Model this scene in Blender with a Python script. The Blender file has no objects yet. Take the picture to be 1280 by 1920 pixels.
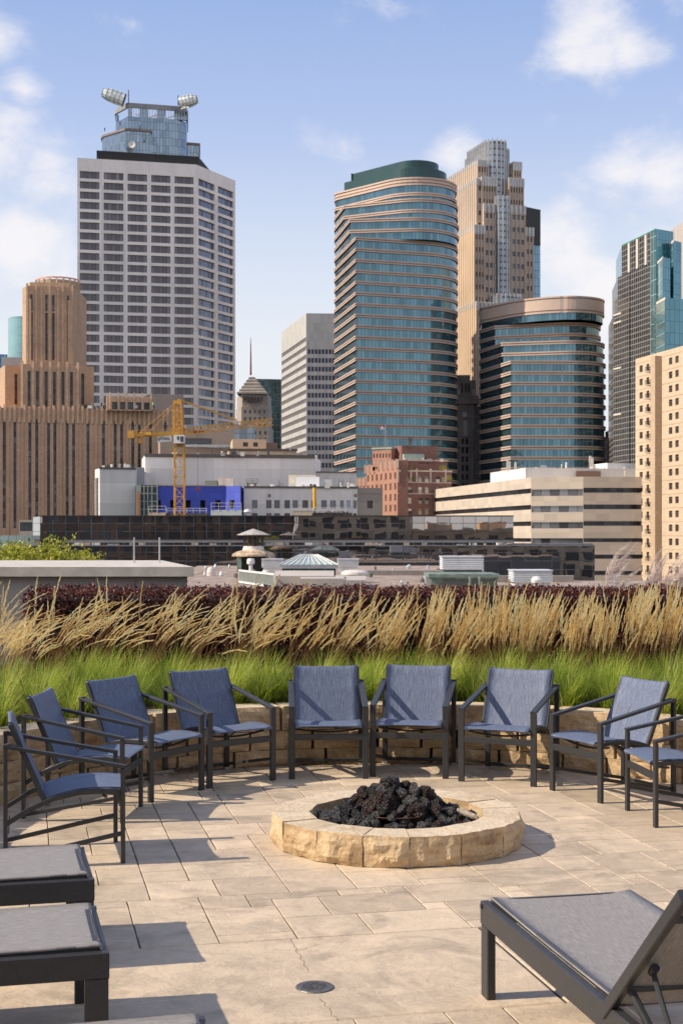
import bpy, math, random
from mathutils import Vector, Matrix, noise as mnoise
R = math.radians
random.seed(7)
C = bpy.context.scene.collection
S = bpy.context.scene
F = 2667.0; HY = 1005.0; CH = 2.0          # focal length in photo pixels, horizon row, eye height over the terrace

# ---------------------------------------------------------------- camera
cam = bpy.data.cameras.new('camera'); camo = bpy.data.objects.new('camera', cam); C.objects.link(camo)
camo.location = (0, 0, CH); camo.rotation_euler = (R(90), 0, 0)
cam.sensor_fit = 'HORIZONTAL'; cam.sensor_width = 24; cam.lens = F/1280*24; cam.shift_y = (HY-960)/1280
cam.clip_start = .1; cam.clip_end = 6000
cam.dof.use_dof = True; cam.dof.focus_distance = 9.6; cam.dof.aperture_fstop = 9
S.camera = camo
# ---------------------------------------------------------------- light
SUNV = Vector((-.50, -.085, .40)).normalized()      # towards the sun
EL = math.asin(SUNV.z); ROT = math.atan2(SUNV.x, SUNV.y)
sun = bpy.data.lights.new('sun', 'SUN'); suno = bpy.data.objects.new('sun', sun); C.objects.link(suno)
sun.energy = 4.9; sun.angle = R(.6); sun.color = (1, .87, .70)
suno.rotation_euler = SUNV.to_track_quat('Z', 'Y').to_euler(); suno.location = (-20, -5, 30)
W = bpy.data.worlds.new('World'); S.world = W; W.use_nodes = True
nt = W.node_tree; nt.nodes.clear()
def N(nt, t, **k):
    n = nt.nodes.new(t)
    for a, b in k.items(): setattr(n, a, b)
    return n
def L(nt, a, b): nt.links.new(a, b)
def math_(nt, op, a, b=None, c=None, clamp=False):
    n = N(nt, 'ShaderNodeMath', operation=op); n.use_clamp = clamp
    for i, v in enumerate((a, b, c)):
        if v is None: continue
        if isinstance(v, (int, float)): n.inputs[i].default_value = v
        else: L(nt, v, n.inputs[i])
    return n.outputs[0]
def mixc(nt, f, a, b, mode='MIX'):
    n = N(nt, 'ShaderNodeMix', data_type='RGBA', blend_type=mode)
    for i, v in ((0, f), (6, a), (7, b)):
        if isinstance(v, (int, float)): n.inputs[i].default_value = v
        elif isinstance(v, tuple): n.inputs[i].default_value = tuple(v)+((1,) if len(v) == 3 else ())
        else: L(nt, v, n.inputs[i])
    return n.outputs[2]
def ramp(nt, f, stops):
    n = N(nt, 'ShaderNodeValToRGB'); L(nt, f, n.inputs[0]); e = n.color_ramp.elements
    while len(e) < len(stops): e.new(.5)
    for i, (p, c) in enumerate(stops): e[i].position = p; e[i].color = (*c, 1)
    return n.outputs[0]
out = N(nt, 'ShaderNodeOutputWorld'); bg = N(nt, 'ShaderNodeBackground'); L(nt, bg.outputs[0], out.inputs[0])
sky = N(nt, 'ShaderNodeTexSky', sky_type='NISHITA'); sky.sun_disc = False
sky.sun_elevation = EL; sky.sun_rotation = ROT; sky.air_density = 1.0; sky.dust_density = 1.6; sky.ozone_density = 2.0
tc = N(nt, 'ShaderNodeTexCoord'); D = tc.outputs['Generated']
nrm = N(nt, 'ShaderNodeVectorMath', operation='NORMALIZE'); L(nt, D, nrm.inputs[0]); D = nrm.outputs[0]
n1 = N(nt, 'ShaderNodeTexNoise'); n1.inputs['Scale'].default_value = 13; n1.inputs['Detail'].default_value = 12; n1.inputs['Roughness'].default_value = .60; n1.inputs['Distortion'].default_value = .25
mp = N(nt, 'ShaderNodeMapping'); mp.inputs['Scale'].default_value = (1, 1, 1.5); mp.inputs['Location'].default_value = (.35, .1, .2)
L(nt, D, mp.inputs[0]); L(nt, mp.outputs[0], n1.inputs[0])
M = None
for px, py, r, s in ((1095, 75, 105, 1.3), (1175, 95, 60, 1.1), (15, 250, 95, 1.25), (100, 305, 85, 1.2), (45, 170, 48, 1.2), (0, 70, 60, 1.0), (250, 45, 30, .4), (645, 280, 55, .55), (855, 300, 50, 1.1), (1035, 222, 50, .85),
                     (1165, 325, 75, 1.15), (1250, 345, 85, 1.2), (1270, 250, 30, .6), (1080, 480, 95, 1.15), (1230, 450, 95, 1.15), (1150, 560, 120, 1.1), (30, 480, 100, 1.2), (1260, 10, 40, .6), (-350, 250, 260, .8), (1700, 200, 260, .9), (700, -500, 350, .8)):
    v = Vector(((px-640)/F, 1, (HY-py)/F)).normalized()
    dn = N(nt, 'ShaderNodeVectorMath', operation='DISTANCE'); L(nt, D, dn.inputs[0]); dn.inputs[1].default_value = v
    q = math_(nt, 'MULTIPLY_ADD', dn.outputs['Value'], -s/(1.7*r/F), s)
    M = q if M is None else math_(nt, 'MAXIMUM', M, q)
M = math_(nt, 'MAXIMUM', M, -.4)
sepy = N(nt, 'ShaderNodeSeparateXYZ'); L(nt, D, sepy.inputs[0])
rear = N(nt, 'ShaderNodeMapRange', interpolation_type='SMOOTHSTEP'); L(nt, sepy.outputs[1], rear.inputs[0]); rear.inputs[1].default_value = .45; rear.inputs[2].default_value = -.25; rear.inputs[3].default_value = -.4; rear.inputs[4].default_value = .85
M = math_(nt, 'MAXIMUM', M, rear.outputs[0])          # unseen rear cloud, added to make the fill light neutral
cl = math_(nt, 'ADD', M, math_(nt, 'MULTIPLY_ADD', n1.outputs[0], 2.7, -1.42))
mr = N(nt, 'ShaderNodeMapRange', interpolation_type='SMOOTHSTEP'); L(nt, cl, mr.inputs[0]); mr.inputs[1].default_value = .18; mr.inputs[2].default_value = 1.15; mr.inputs[3].default_value = 0; mr.inputs[4].default_value = .85
sep = N(nt, 'ShaderNodeSeparateXYZ'); L(nt, D, sep.inputs[0])
# clear blue overhead paling through the air towards the horizon
grad = ramp(nt, sep.outputs[2], [(0.0, (.95, .96, .985)), (.13, (.92, .94, .985)), (.20, (.74, .815, .965)), (.27, (.52, .635, .925)), (.36, (.35, .49, .845)), (.7, (.16, .29, .66)), (1, (.10, .21, .55))])
k = N(nt, 'ShaderNodeVectorMath', operation='SCALE'); L(nt, grad, k.inputs[0]); k.inputs[3].default_value = 8.3
c1 = mixc(nt, .82, sky.outputs[0], k.outputs[0])
c2 = mixc(nt, mr.outputs[0], c1, (7.9, 7.65, 7.75))
L(nt, c2, bg.inputs[0]); bg.inputs[1].default_value = .10
S.view_settings.view_transform = 'Standard'; S.view_settings.look = 'None'; S.view_settings.exposure = .30; S.view_settings.gamma = 1
S.render.engine = 'CYCLES'; S.cycles.max_bounces = 7; S.cycles.transparent_max_bounces = 8

# ---------------------------------------------------------------- mesh helper
def wloc(o):
    v = Vector((0, 0, 0))
    while o is not None: v += Vector(o.location); o = o.parent
    return v
class MB:
    def __init__(s): s.v = []; s.f = []; s.m = []; s.uv = []; s.t = []; s.tint = 0.0
    def face(s, pts, mi=0, uv=None):
        b = len(s.v); s.v += [tuple(p) for p in pts]; s.f.append(tuple(range(b, b+len(pts)))); s.m.append(mi); s.t.append(s.tint)
        s.uv += uv if uv else [(p[0]+p[1], p[2]) for p in pts]
    def box(s, x0, x1, y0, y1, z0, z1, mi=0):
        P = [(x0, y0, z0), (x1, y0, z0), (x1, y1, z0), (x0, y1, z0), (x0, y0, z1), (x1, y0, z1), (x1, y1, z1), (x0, y1, z1)]
        for q in ((0, 1, 5, 4), (1, 2, 6, 5), (2, 3, 7, 6), (3, 0, 4, 7), (4, 5, 6, 7), (3, 2, 1, 0)): s.face([P[i] for i in q], mi)
    def bar(s, p, q, w, h, up=(0, 0, 1), mi=0, ext=0, bev=0):
        p = Vector(p); q = Vector(q); d = (q-p).normalized(); p = p-d*ext; q = q+d*ext
        up = Vector(up)
        if abs(d.dot(up)) > .98: up = Vector((0, 1, 0))
        r = d.cross(up).normalized(); u = r.cross(d).normalized(); a = r*w/2; b = u*h/2
        if bev:
            c = bev; A = r*(w/2-c); Bv = u*(h/2-c)
            ring = [-a-Bv, -A-b, A-b, a-Bv, a+Bv, A+b, -A+b, -a+Bv]
        else: ring = [-a-b, a-b, a+b, -a+b]
        n = len(ring); P = [p+x for x in ring]; Q = [q+x for x in ring]
        for i in range(n):
            j = (i+1) % n; s.face([P[i], P[j], Q[j], Q[i]], mi)
        s.face(P[::-1], mi); s.face(Q, mi)
    def tube(s, pts, r, n=8, mi=0, cap=True):
        pts = [Vector(p) for p in pts]; rs = r if isinstance(r, (list, tuple)) else [r]*len(pts); rings = []
        for i, p in enumerate(pts):
            d = (pts[min(i+1, len(pts)-1)]-pts[max(i-1, 0)]).normalized(); up = Vector((0, 0, 1)) if abs(d.z) < .95 else Vector((0, 1, 0))
            a = d.cross(up).normalized(); b = a.cross(d)
            rings.append([p+(a*math.cos(t*2*math.pi/n)+b*math.sin(t*2*math.pi/n))*rs[i] for t in range(n)])
        for k in range(len(rings)-1):
            for i in range(n):
                j = (i+1) % n; s.face([rings[k][i], rings[k][j], rings[k+1][j], rings[k+1][i]], mi)
        if cap: s.face(rings[0][::-1], mi); s.face(rings[-1], mi)
    def lathe(s, c, prof, n=20, mi=0):
        for k in range(len(prof)-1):
            (r0, z0), (r1, z1) = prof[k], prof[k+1]
            for i in range(n):
                a = 2*math.pi*i/n; b = 2*math.pi*(i+1)/n
                P = [(c[0]+r0*math.cos(a), c[1]+r0*math.sin(a), c[2]+z0), (c[0]+r0*math.cos(b), c[1]+r0*math.sin(b), c[2]+z0),
                     (c[0]+r1*math.cos(b), c[1]+r1*math.sin(b), c[2]+z1), (c[0]+r1*math.cos(a), c[1]+r1*math.sin(a), c[2]+z1)]
                if r0 < 1e-6: P = [P[0], P[2], P[3]]
                elif r1 < 1e-6: P = P[:3]
                s.face(P, mi)
    def prism(s, fp, z0, z1, mi=0, top=True, bottom=False):
        n = len(fp); u = 0
        for i in range(n):
            a = fp[i]; b = fp[(i+1) % n]; l = math.hypot(b[0]-a[0], b[1]-a[1])
            s.face([(*a, z0), (*b, z0), (*b, z1), (*a, z1)], mi, [(u, z0), (u+l, z0), (u+l, z1), (u, z1)]); u += l
        if top: s.face([(*p, z1) for p in fp], mi)
        if bottom: s.face([(*p, z0) for p in fp[::-1]], mi)
    def build(s, name, mat, parent=None, smooth=False, kind=None, merge=False):
        me = bpy.data.meshes.new(name); off = wloc(parent) if parent else Vector((0, 0, 0))
        me.from_pydata([(p[0]-off.x, p[1]-off.y, p[2]-off.z) for p in s.v], [], s.f)
        ul = me.uv_layers.new(name='UVMap'); ul.data.foreach_set('uv', [c for p in s.uv for c in p])
        at = me.attributes.new('tint', 'FLOAT', 'FACE'); at.data.foreach_set('value', s.t)
        mats = mat if isinstance(mat, (list, tuple)) else [mat]
        for m in mats: me.materials.append(m)
        me.polygons.foreach_set('material_index', s.m)
        if smooth: me.polygons.foreach_set('use_smooth', [True]*len(s.f))
        if merge:
            import bmesh
            bm = bmesh.new(); bm.from_mesh(me); bmesh.ops.remove_doubles(bm, verts=bm.verts, dist=1e-4); bm.to_mesh(me); bm.free()
        me.update()
        o = bpy.data.objects.new(name, me); C.objects.link(o)
        if parent: o.parent = parent
        if kind: o['kind'] = kind
        return o
def tag(o, label=None, cat=None, group=None, kind=None):
    if label: o['label'] = label
    if cat: o['category'] = cat
    if group: o['group'] = group
    if kind: o['kind'] = kind
    return o
def thing(name, label, cat, loc=(0, 0, 0), group=None, rz=0):
    o = bpy.data.objects.new(name, None); C.objects.link(o); o.location = loc; o.rotation_euler = (0, 0, rz); o.empty_display_size = .3
    return tag(o, label, cat, group)
def copy_tree(o, parent=None):
    c = o.copy(); C.objects.link(c)
    if parent: c.parent = parent
    for ch in [x for x in bpy.data.objects if x.parent == o]: copy_tree(ch, c)
    return c

# ---------------------------------------------------------------- materials
MATS = {}
def base_mat(name):
    m = bpy.data.materials.new(name); m.use_nodes = True; nt = m.node_tree; b = nt.nodes['Principled BSDF']
    return m, nt, b
def bump(nt, b, h, strength=.3, dist=.01):
    n = N(nt, 'ShaderNodeBump'); n.inputs['Strength'].default_value = strength; n.inputs['Distance'].default_value = dist
    L(nt, h, n.inputs['Height']); L(nt, n.outputs[0], b.inputs['Normal']); return n
def noise_(nt, scale, detail=4, rough=.55, vec=None, dist=0):
    n = N(nt, 'ShaderNodeTexNoise'); n.inputs['Scale'].default_value = scale; n.inputs['Detail'].default_value = detail; n.inputs['Roughness'].default_value = rough; n.inputs['Distortion'].default_value = dist
    if vec is not None: L(nt, vec, n.inputs[0])
    return n.outputs[0]
def coord(nt, kind='Object', scale=None):
    t = N(nt, 'ShaderNodeTexCoord'); o = t.outputs[kind]
    if scale:
        m = N(nt, 'ShaderNodeMapping'); m.inputs['Scale'].default_value = scale; L(nt, o, m.inputs[0]); o = m.outputs[0]
    return o
def plain(name, col, rough=.6, metal=0, var=.12, scale=3, bmp=0, spec=.5, streak=False):
    if name in MATS: return MATS[name]
    m, nt, b = base_mat(name)
    v = coord(nt, 'Object', (1, 1, .15) if streak else (1, 1, 1))
    n = noise_(nt, scale, 5, .6, v); d = tuple(c*(1-var*1.6) for c in col); l = tuple(min(1, c*(1+var*1.3)) for c in col)
    L(nt, ramp(nt, n, [(.3, d), (.7, l)]), b.inputs['Base Color'])
    b.inputs['Roughness'].default_value = rough; b.inputs['Metallic'].default_value = metal; b.inputs['Specular IOR Level'].default_value = spec
    if bmp: bump(nt, b, noise_(nt, scale*12, 4, .6, v), .5, bmp)
    MATS[name] = m; return m
def wallmat(name, col, pw=0, ph=0, line=None, lw=.06, var=.10, rough=.8, scale=.15, brick=False):
    """masonry or panels: joints every pw x ph metres along the wall, mottled and streaked by weather"""
    if name in MATS: return MATS[name]
    m, nt, b = base_mat(name); uv = coord(nt, 'UV')
    n = noise_(nt, scale, 6, .65, coord(nt, 'Object')); n2 = noise_(nt, 1.0, 4, .6, coord(nt, 'Object', (.9, .9, .06)))
    f = math_(nt, 'ADD', math_(nt, 'MULTIPLY', n, .6), math_(nt, 'MULTIPLY', n2, .4))
    c = ramp(nt, f, [(.32, tuple(x*(1-var*2) for x in col)), (.5, col), (.68, tuple(min(1, x*(1+var*1.4)) for x in col))])
    if pw and ph:
        br = N(nt, 'ShaderNodeTexBrick'); L(nt, uv, br.inputs[0]); br.offset = .5 if brick else 0
        br.inputs['Scale'].default_value = 1; br.inputs['Brick Width'].default_value = pw; br.inputs['Row Height'].default_value = ph
        br.inputs['Mortar Size'].default_value = lw/2; br.inputs['Mortar Smooth'].default_value = .2; br.inputs['Bias'].default_value = 0
        br.inputs['Color1'].default_value = (.86, .86, .86, 1); br.inputs['Color2'].default_value = (1.08, 1.06, 1.04, 1); br.inputs['Mortar'].default_value = (1, 1, 1, 1)
        c = mixc(nt, 1.0, c, br.outputs[0], 'MULTIPLY'); c = mixc(nt, br.outputs[1], c, tuple(line or [x*.6 for x in col]))
    L(nt, c, b.inputs['Base Color']); b.inputs['Roughness'].default_value = rough
    MATS[name] = m; return m
def glass(name, col, mw=0, mh=0, line=(.03, .03, .03), lw=.08, metal=.8, rough=.06, var=.5, wob=.0, wscale=.5, spec=.5, col2=None):
    """window glass: panes of mw x mh metres, each its own tint, with thin mullions; wob warps the reflection pane by pane"""
    if name in MATS: return MATS[name]
    m, nt, b = base_mat(name); uv = coord(nt, 'UV'); sp = N(nt, 'ShaderNodeSeparateXYZ'); L(nt, uv, sp.inputs[0])
    oi = N(nt, 'ShaderNodeObjectInfo'); cells = []; ln = None
    for ax, w in ((0, mw), (1, mh)):
        if w:
            q = math_(nt, 'DIVIDE', sp.outputs[ax], w); cells.append(math_(nt, 'FLOOR', q))
            fr = math_(nt, 'FRACT', q); e = math_(nt, 'LESS_THAN', fr, lw/w); ln = e if ln is None else math_(nt, 'MAXIMUM', ln, e)
        else: cells.append(0.0)
    cb = N(nt, 'ShaderNodeCombineXYZ')
    for i, c in enumerate(cells):
        if not isinstance(c, float): L(nt, c, cb.inputs[i])
    L(nt, math_(nt, 'MULTIPLY', oi.outputs['Random'], 57.0), cb.inputs[2])
    wn = N(nt, 'ShaderNodeTexWhiteNoise'); L(nt, cb.outputs[0], wn.inputs[0])
    vv = math_(nt, 'MULTIPLY_ADD', wn.outputs[0], var, 1-var/2)
    sc = N(nt, 'ShaderNodeVectorMath', operation='SCALE'); sc.inputs[0].default_value = col; L(nt, vv, sc.inputs[3]); c = sc.outputs[0]
    if col2: c = mixc(nt, math_(nt, 'GREATER_THAN', wn.outputs[0], .86), c, col2)
    if ln is not None:
        c = mixc(nt, ln, c, tuple(line)); L(nt, math_(nt, 'MULTIPLY_ADD', ln, -metal, metal), b.inputs['Metallic']); L(nt, math_(nt, 'MULTIPLY_ADD', ln, .5, rough), b.inputs['Roughness'])
    else: b.inputs['Metallic'].default_value = metal; b.inputs['Roughness'].default_value = rough
    L(nt, c, b.inputs['Base Color']); b.inputs['Specular IOR Level'].default_value = spec
    if wob:
        nn = noise_(nt, wscale, 2, .5, uv)
        if not isinstance(cells[0], float):
            ad = N(nt, 'ShaderNodeVectorMath', operation='MULTIPLY_ADD'); L(nt, cb.outputs[0], ad.inputs[0]); ad.inputs[1].default_value = (7.3, 3.1, 1); L(nt, uv, ad.inputs[2])
            nn = noise_(nt, wscale, 2, .5, ad.outputs[0])
        bump(nt, b, nn, 1.0, wob)
    MATS[name] = m; return m
def leafmat(name, stops, rough=.55, trans=.35, attr='tint'):
    m, nt, b = base_mat(name); a = N(nt, 'ShaderNodeAttribute', attribute_name=attr)
    c = ramp(nt, a.outputs['Fac'], stops); L(nt, c, b.inputs['Base Color']); b.inputs['Roughness'].default_value = rough
    t = N(nt, 'ShaderNodeBsdfTranslucent'); L(nt, c, t.inputs[0]); mx = N(nt, 'ShaderNodeMixShader'); mx.inputs[0].default_value = trans
    L(nt, b.outputs[0], mx.inputs[1]); L(nt, t.outputs[0], mx.inputs[2]); L(nt, mx.outputs[0], nt.nodes['Material Output'].inputs[0]); return m
# ---------------------------------------------------------------- terrace ground
def X(px, d): return (px-640)/F*d
def Z(py, d): return CH+(HY-py)/F*d
def gp(px, py, z=0.0):
    d = (CH-z)*F/(py-HY); return Vector((X(px, d), d, z))
PC = Vector((.365, 9.37, 0))           # middle of the fire pit; seats and low wall ring it
RW = 3.16                              # inner face of the low wall
TH = R(12.6); EA = Vector((math.cos(TH), math.sin(TH), 0)); EB = Vector((-math.sin(TH), math.cos(TH), 0)); DO = Vector((0, 7.12, 0))
def deckpt(a, b, z=0): p = DO+EA*a+EB*b; return (p.x, p.y, z)

def stamped(name, col):
    m, nt, b = base_mat(name); o = coord(nt, 'Object'); a = N(nt, 'ShaderNodeAttribute', attribute_name='tint')
    big = noise_(nt, .9, 5, .6, o); med = noise_(nt, 5, 8, .62, o, .8); fine = noise_(nt, 70, 4, .6, o)
    ad = N(nt, 'ShaderNodeVectorMath', operation='ADD'); L(nt, o, ad.inputs[0])
    cb = N(nt, 'ShaderNodeCombineXYZ'); L(nt, math_(nt, 'MULTIPLY', a.outputs['Fac'], 37), cb.inputs[0]); L(nt, math_(nt, 'MULTIPLY', a.outputs['Fac'], 91), cb.inputs[2]); L(nt, cb.outputs[0], ad.inputs[1])
    vein = noise_(nt, 4.5, 11, .72, ad.outputs[0], .15)
    f = math_(nt, 'ADD', math_(nt, 'MULTIPLY', big, .45), math_(nt, 'MULTIPLY', vein, .55))
    c = ramp(nt, f, [(.30, tuple(x*.60 for x in col)), (.46, col), (.62, (col[0]*1.2, col[1]*1.19, col[2]*1.18)), (.75, (col[0]*1.1, col[1]*.98, col[2]*.86))])
    rid = math_(nt, 'ABSOLUTE', math_(nt, 'SUBTRACT', vein, .5)); crk = N(nt, 'ShaderNodeMapRange'); L(nt, rid, crk.inputs[0]); crk.inputs[1].default_value = 0; crk.inputs[2].default_value = .006; crk.inputs[3].default_value = .86; crk.inputs[4].default_value = 1
    v = math_(nt, 'MULTIPLY', math_(nt, 'MULTIPLY_ADD', a.outputs['Fac'], .34, .82), crk.outputs[0])
    sp = N(nt, 'ShaderNodeMapRange'); L(nt, fine, sp.inputs[0]); sp.inputs[1].default_value = .3; sp.inputs[2].default_value = .45; sp.inputs[3].default_value = .86; sp.inputs[4].default_value = 1
    st = N(nt, 'ShaderNodeMapRange'); L(nt, noise_(nt, 1.7, 7, .66, o, 1.2), st.inputs[0]); st.inputs[1].default_value = .50; st.inputs[2].default_value = .66; st.inputs[3].default_value = 1.03; st.inputs[4].default_value = .74
    v = math_(nt, 'MULTIPLY', v, math_(nt, 'MULTIPLY', sp.outputs[0], st.outputs[0]))
    s = N(nt, 'ShaderNodeVectorMath', operation='SCALE'); L(nt, c, s.inputs[0]); L(nt, v, s.inputs[3]); L(nt, s.outputs[0], b.inputs['Base Color'])
    b.inputs['Roughness'].default_value = .62
    h = math_(nt, 'ADD', math_(nt, 'MULTIPLY', vein, 1.0), math_(nt, 'MULTIPLY', math_(nt, 'ADD', crk.outputs[0], math_(nt, 'MULTIPLY', fine, .12)), .25)); bump(nt, b, h, 1.0, .016)
    return m
STAMP = stamped('stamped_concrete', (.50, .40, .285))
slab = MB(); slab.box(-9, 9, 1.2, 17.5, -.6, -.0065); slab.build('terrace_slab', plain('joint_grout', (.07, .055, .04), .9, var=.3, scale=6), kind='structure')

# stamped ashlar stones on a 15 cm grid, parallel to the plain concrete strip
pav = MB(); CS = .130; NA, NB = 107, 93; random.seed(11)
def tile(a0, a1, b0, b1, g=.0027, dz=0):
    """one stamped stone: rounded edge falling into the joint, edge wavering a little"""
    z = -.002+dz; pav.tint = random.random()
    def edge(p, q, n):
        return [(p[0]+(q[0]-p[0])*i/n+random.uniform(-.0014, .0014), p[1]+(q[1]-p[1])*i/n+random.uniform(-.0014, .0014)) for i in range(n)]
    cs = [(a0+g, b0+g), (a1-g, b0+g), (a1-g, b1-g), (a0+g, b1-g)]; ol = []
    for i in range(4):
        p, q = cs[i], cs[(i+1) % 4]; ol += edge(p, q, max(2, int(math.hypot(q[0]-p[0], q[1]-p[1])/.1)))
    cx, cy = (a0+a1)/2, (b0+b1)/2; sx = 1-.0035/(a1-a0)*2; sy = 1-.0035/(b1-b0)*2
    top = [(cx+(x-cx)*sx, cy+(y-cy)*sy) for x, y in ol]
    pav.face([deckpt(x, y, z) for x, y in top])
    n = len(ol)
    for i in range(n):
        j = (i+1) % n; pav.face([deckpt(*ol[i], -.0072), deckpt(*ol[j], -.0072), deckpt(*top[j], z), deckpt(*top[i], z)])
SZ = [(4, 3), (3, 3), (3, 2), (2, 2), (4, 2), (3, 4), (2, 3), (4, 1), (3, 1), (2, 1), (4, 3), (3, 3), (5, 3)]
def ashlar(a_lo, nb0, na, nb, sign):
    used = set()
    for j in range(nb):
        for i in range(na):
            if (i, j) in used: continue
            opts = SZ[:]; random.shuffle(opts)
            for (w, h) in opts+[(1, 1)]:
                if j+h > nb or i+w > na: continue
                if all((i+x, j+y) not in used for x in range(w) for y in range(h)): break
            for x in range(w):
                for y in range(h): used.add((i+x, j+y))
            a0 = a_lo+i*CS; b0 = nb0+(j*CS if sign > 0 else -(j+h)*CS)
            p = deckpt(a0+w*CS/2, b0+h*CS/2)
            if not (2.5 < p[1] < 13.5 and abs(p[0]) < 6.2): continue
            if math.hypot(p[0]-PC.x, p[1]-PC.y) > 3.75 and p[1] > 8: continue
            tile(a0, a0+w*CS, b0, b0+h*CS)
A0 = -6.98
ashlar(A0, .0, 107, 54, 1)
BW = 1.21                                # plain strip between two control joints
random.seed(5)
ashlar(A0, -BW, 107, 32, -1)
pav.tint = .55
pav.build('paving', STAMP, kind='structure')
st = MB()
for a0, a1, t in ((-7, .72, .62), (.72, 4.2, .5), (4.2, 7, .7)):
    st.tint = t; pts = []
    g = .006; ol = [(a0+g, -BW+g), (a1-g, -BW+g), (a1-g, -g), (a0+g, -g)]; tp = [(a0+g+.008, -BW+g+.008), (a1-g-.008, -BW+g+.008), (a1-g-.008, -g-.008), (a0+g+.008, -g-.008)]
    st.face([deckpt(*p, -.001) for p in tp])
    for i in range(4):
        j = (i+1) % 4; st.face([deckpt(*ol[i], -.0072), deckpt(*ol[j], -.0072), deckpt(*tp[j], -.001), deckpt(*tp[i], -.001)])
random.seed(17)
for a, b in (((545, 1762), (577, 1822)), ((600, 1872), (632, 1915)), ((560, 1783), (600, 1770))):       # hairline cracks
    a = gp(*a); b = gp(*b); pr_ = None; nk = 16
    for i in range(nk+1):
        c = a.lerp(b, i/nk)+Vector((random.uniform(-.008, .008), random.uniform(-.010, .010), .0)); w = .0008+.0009*random.random()
        cur = ((c.x-w, c.y, -.0003), (c.x+w, c.y, -.0003))
        if pr_: st.face([pr_[0], pr_[1], cur[1], cur[0]], 1)
        pr_ = cur
st.build('concrete_strip', [STAMP, MATS['joint_grout']], kind='structure')

# floor drain
dr = gp(590, 1852)
d_ = thing('floor_drain', 'round grey metal floor drain set in the plain concrete strip', 'drain', (dr.x, dr.y, 0))
m = MB(); m.lathe((dr.x, dr.y, .0), [(.058, .0005), (.058, .0045), (.083, .0045), (.086, .0)], 32); m.build('drain_ring', plain('drain_metal', (.16, .15, .14), .5, .6, .3, 60), d_)
m = MB()
for i in range(-6, 7):
    x = i*.009; h = math.sqrt(max(0, .058**2-x*x))
    if h > .005: m.box(dr.x+x-.0021, dr.x+x+.0021, dr.y-h, dr.y+h, .0006, .0040)
for i in range(-4, 5):
    y = i*.0125; h = math.sqrt(max(0, .058**2-y*y)); m.box(dr.x-h, dr.x+h, dr.y+y-.0016, dr.y+y+.0016, .0005, .0036)
m.lathe((dr.x, dr.y, 0), [(.012, .004), (.012, .0055), (0, .006)], 12); m.build('grate', plain('drain_metal', (.16, .15, .14)), d_)
m = MB(); m.lathe((dr.x, dr.y, 0), [(.058, .0003), (0, .0003)], 24); m.build('drain_well', plain('drain_dark', (.01, .01, .01), .9), d_)

# ---------------------------------------------------------------- rough sandstone
def sandstone(name, cols, sc=2.2):
    m, nt, b = base_mat(name); o = coord(nt, 'Object'); a = N(nt, 'ShaderNodeAttribute', attribute_name='tint')
    ad = N(nt, 'ShaderNodeVectorMath', operation='ADD'); L(nt, o, ad.inputs[0]); cb = N(nt, 'ShaderNodeCombineXYZ')
    for i, k in enumerate((13, 29, 7)): L(nt, math_(nt, 'MULTIPLY', a.outputs['Fac'], k), cb.inputs[i])
    L(nt, cb.outputs[0], ad.inputs[1]); n = noise_(nt, sc, 8, .62, ad.outputs[0], .9); f2 = noise_(nt, 38, 6, .7, o); lay = noise_(nt, 1, 5, .6, coord(nt, 'Object', (3, 3, 26)))
    geo = N(nt, 'ShaderNodeNewGeometry'); sz = N(nt, 'ShaderNodeSeparateXYZ'); L(nt, geo.outputs['Normal'], sz.inputs[0])
    f = math_(nt, 'ADD', math_(nt, 'MULTIPLY', n, .7), math_(nt, 'MULTIPLY', lay, .3))
    c = ramp(nt, f, [(.33, cols[0]), (.46, cols[1]), (.56, cols[2]), (.70, cols[3])])
    v = N(nt, 'ShaderNodeMapRange'); L(nt, f2, v.inputs[0]); v.inputs[1].default_value = .28; v.inputs[2].default_value = .55; v.inputs[3].default_value = .68; v.inputs[4].default_value = 1.05
    s = N(nt, 'ShaderNodeVectorMath', operation='SCALE'); L(nt, c, s.inputs[0]); L(nt, v.outputs[0], s.inputs[3])
    L(nt, s.outputs[0], b.inputs['Base Color']); b.inputs['Roughness'].default_value = .85
    bump(nt, b, math_(nt, 'ADD', math_(nt, 'MULTIPLY', f2, .5), math_(nt, 'MULTIPLY', noise_(nt, 11, 6, .6, o, .5), 1.0)), .8, .02)
    MATS[name] = m; return m
SAND = sandstone('sandstone', ((.22, .14, .075), (.46, .32, .175), (.57, .43, .26), (.52, .31, .12)))
SANDTOP = sandstone('sandstone_sawn', ((.42, .31, .19), (.56, .45, .31), (.63, .52, .37), (.57, .41, .23)), 1.4)
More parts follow.
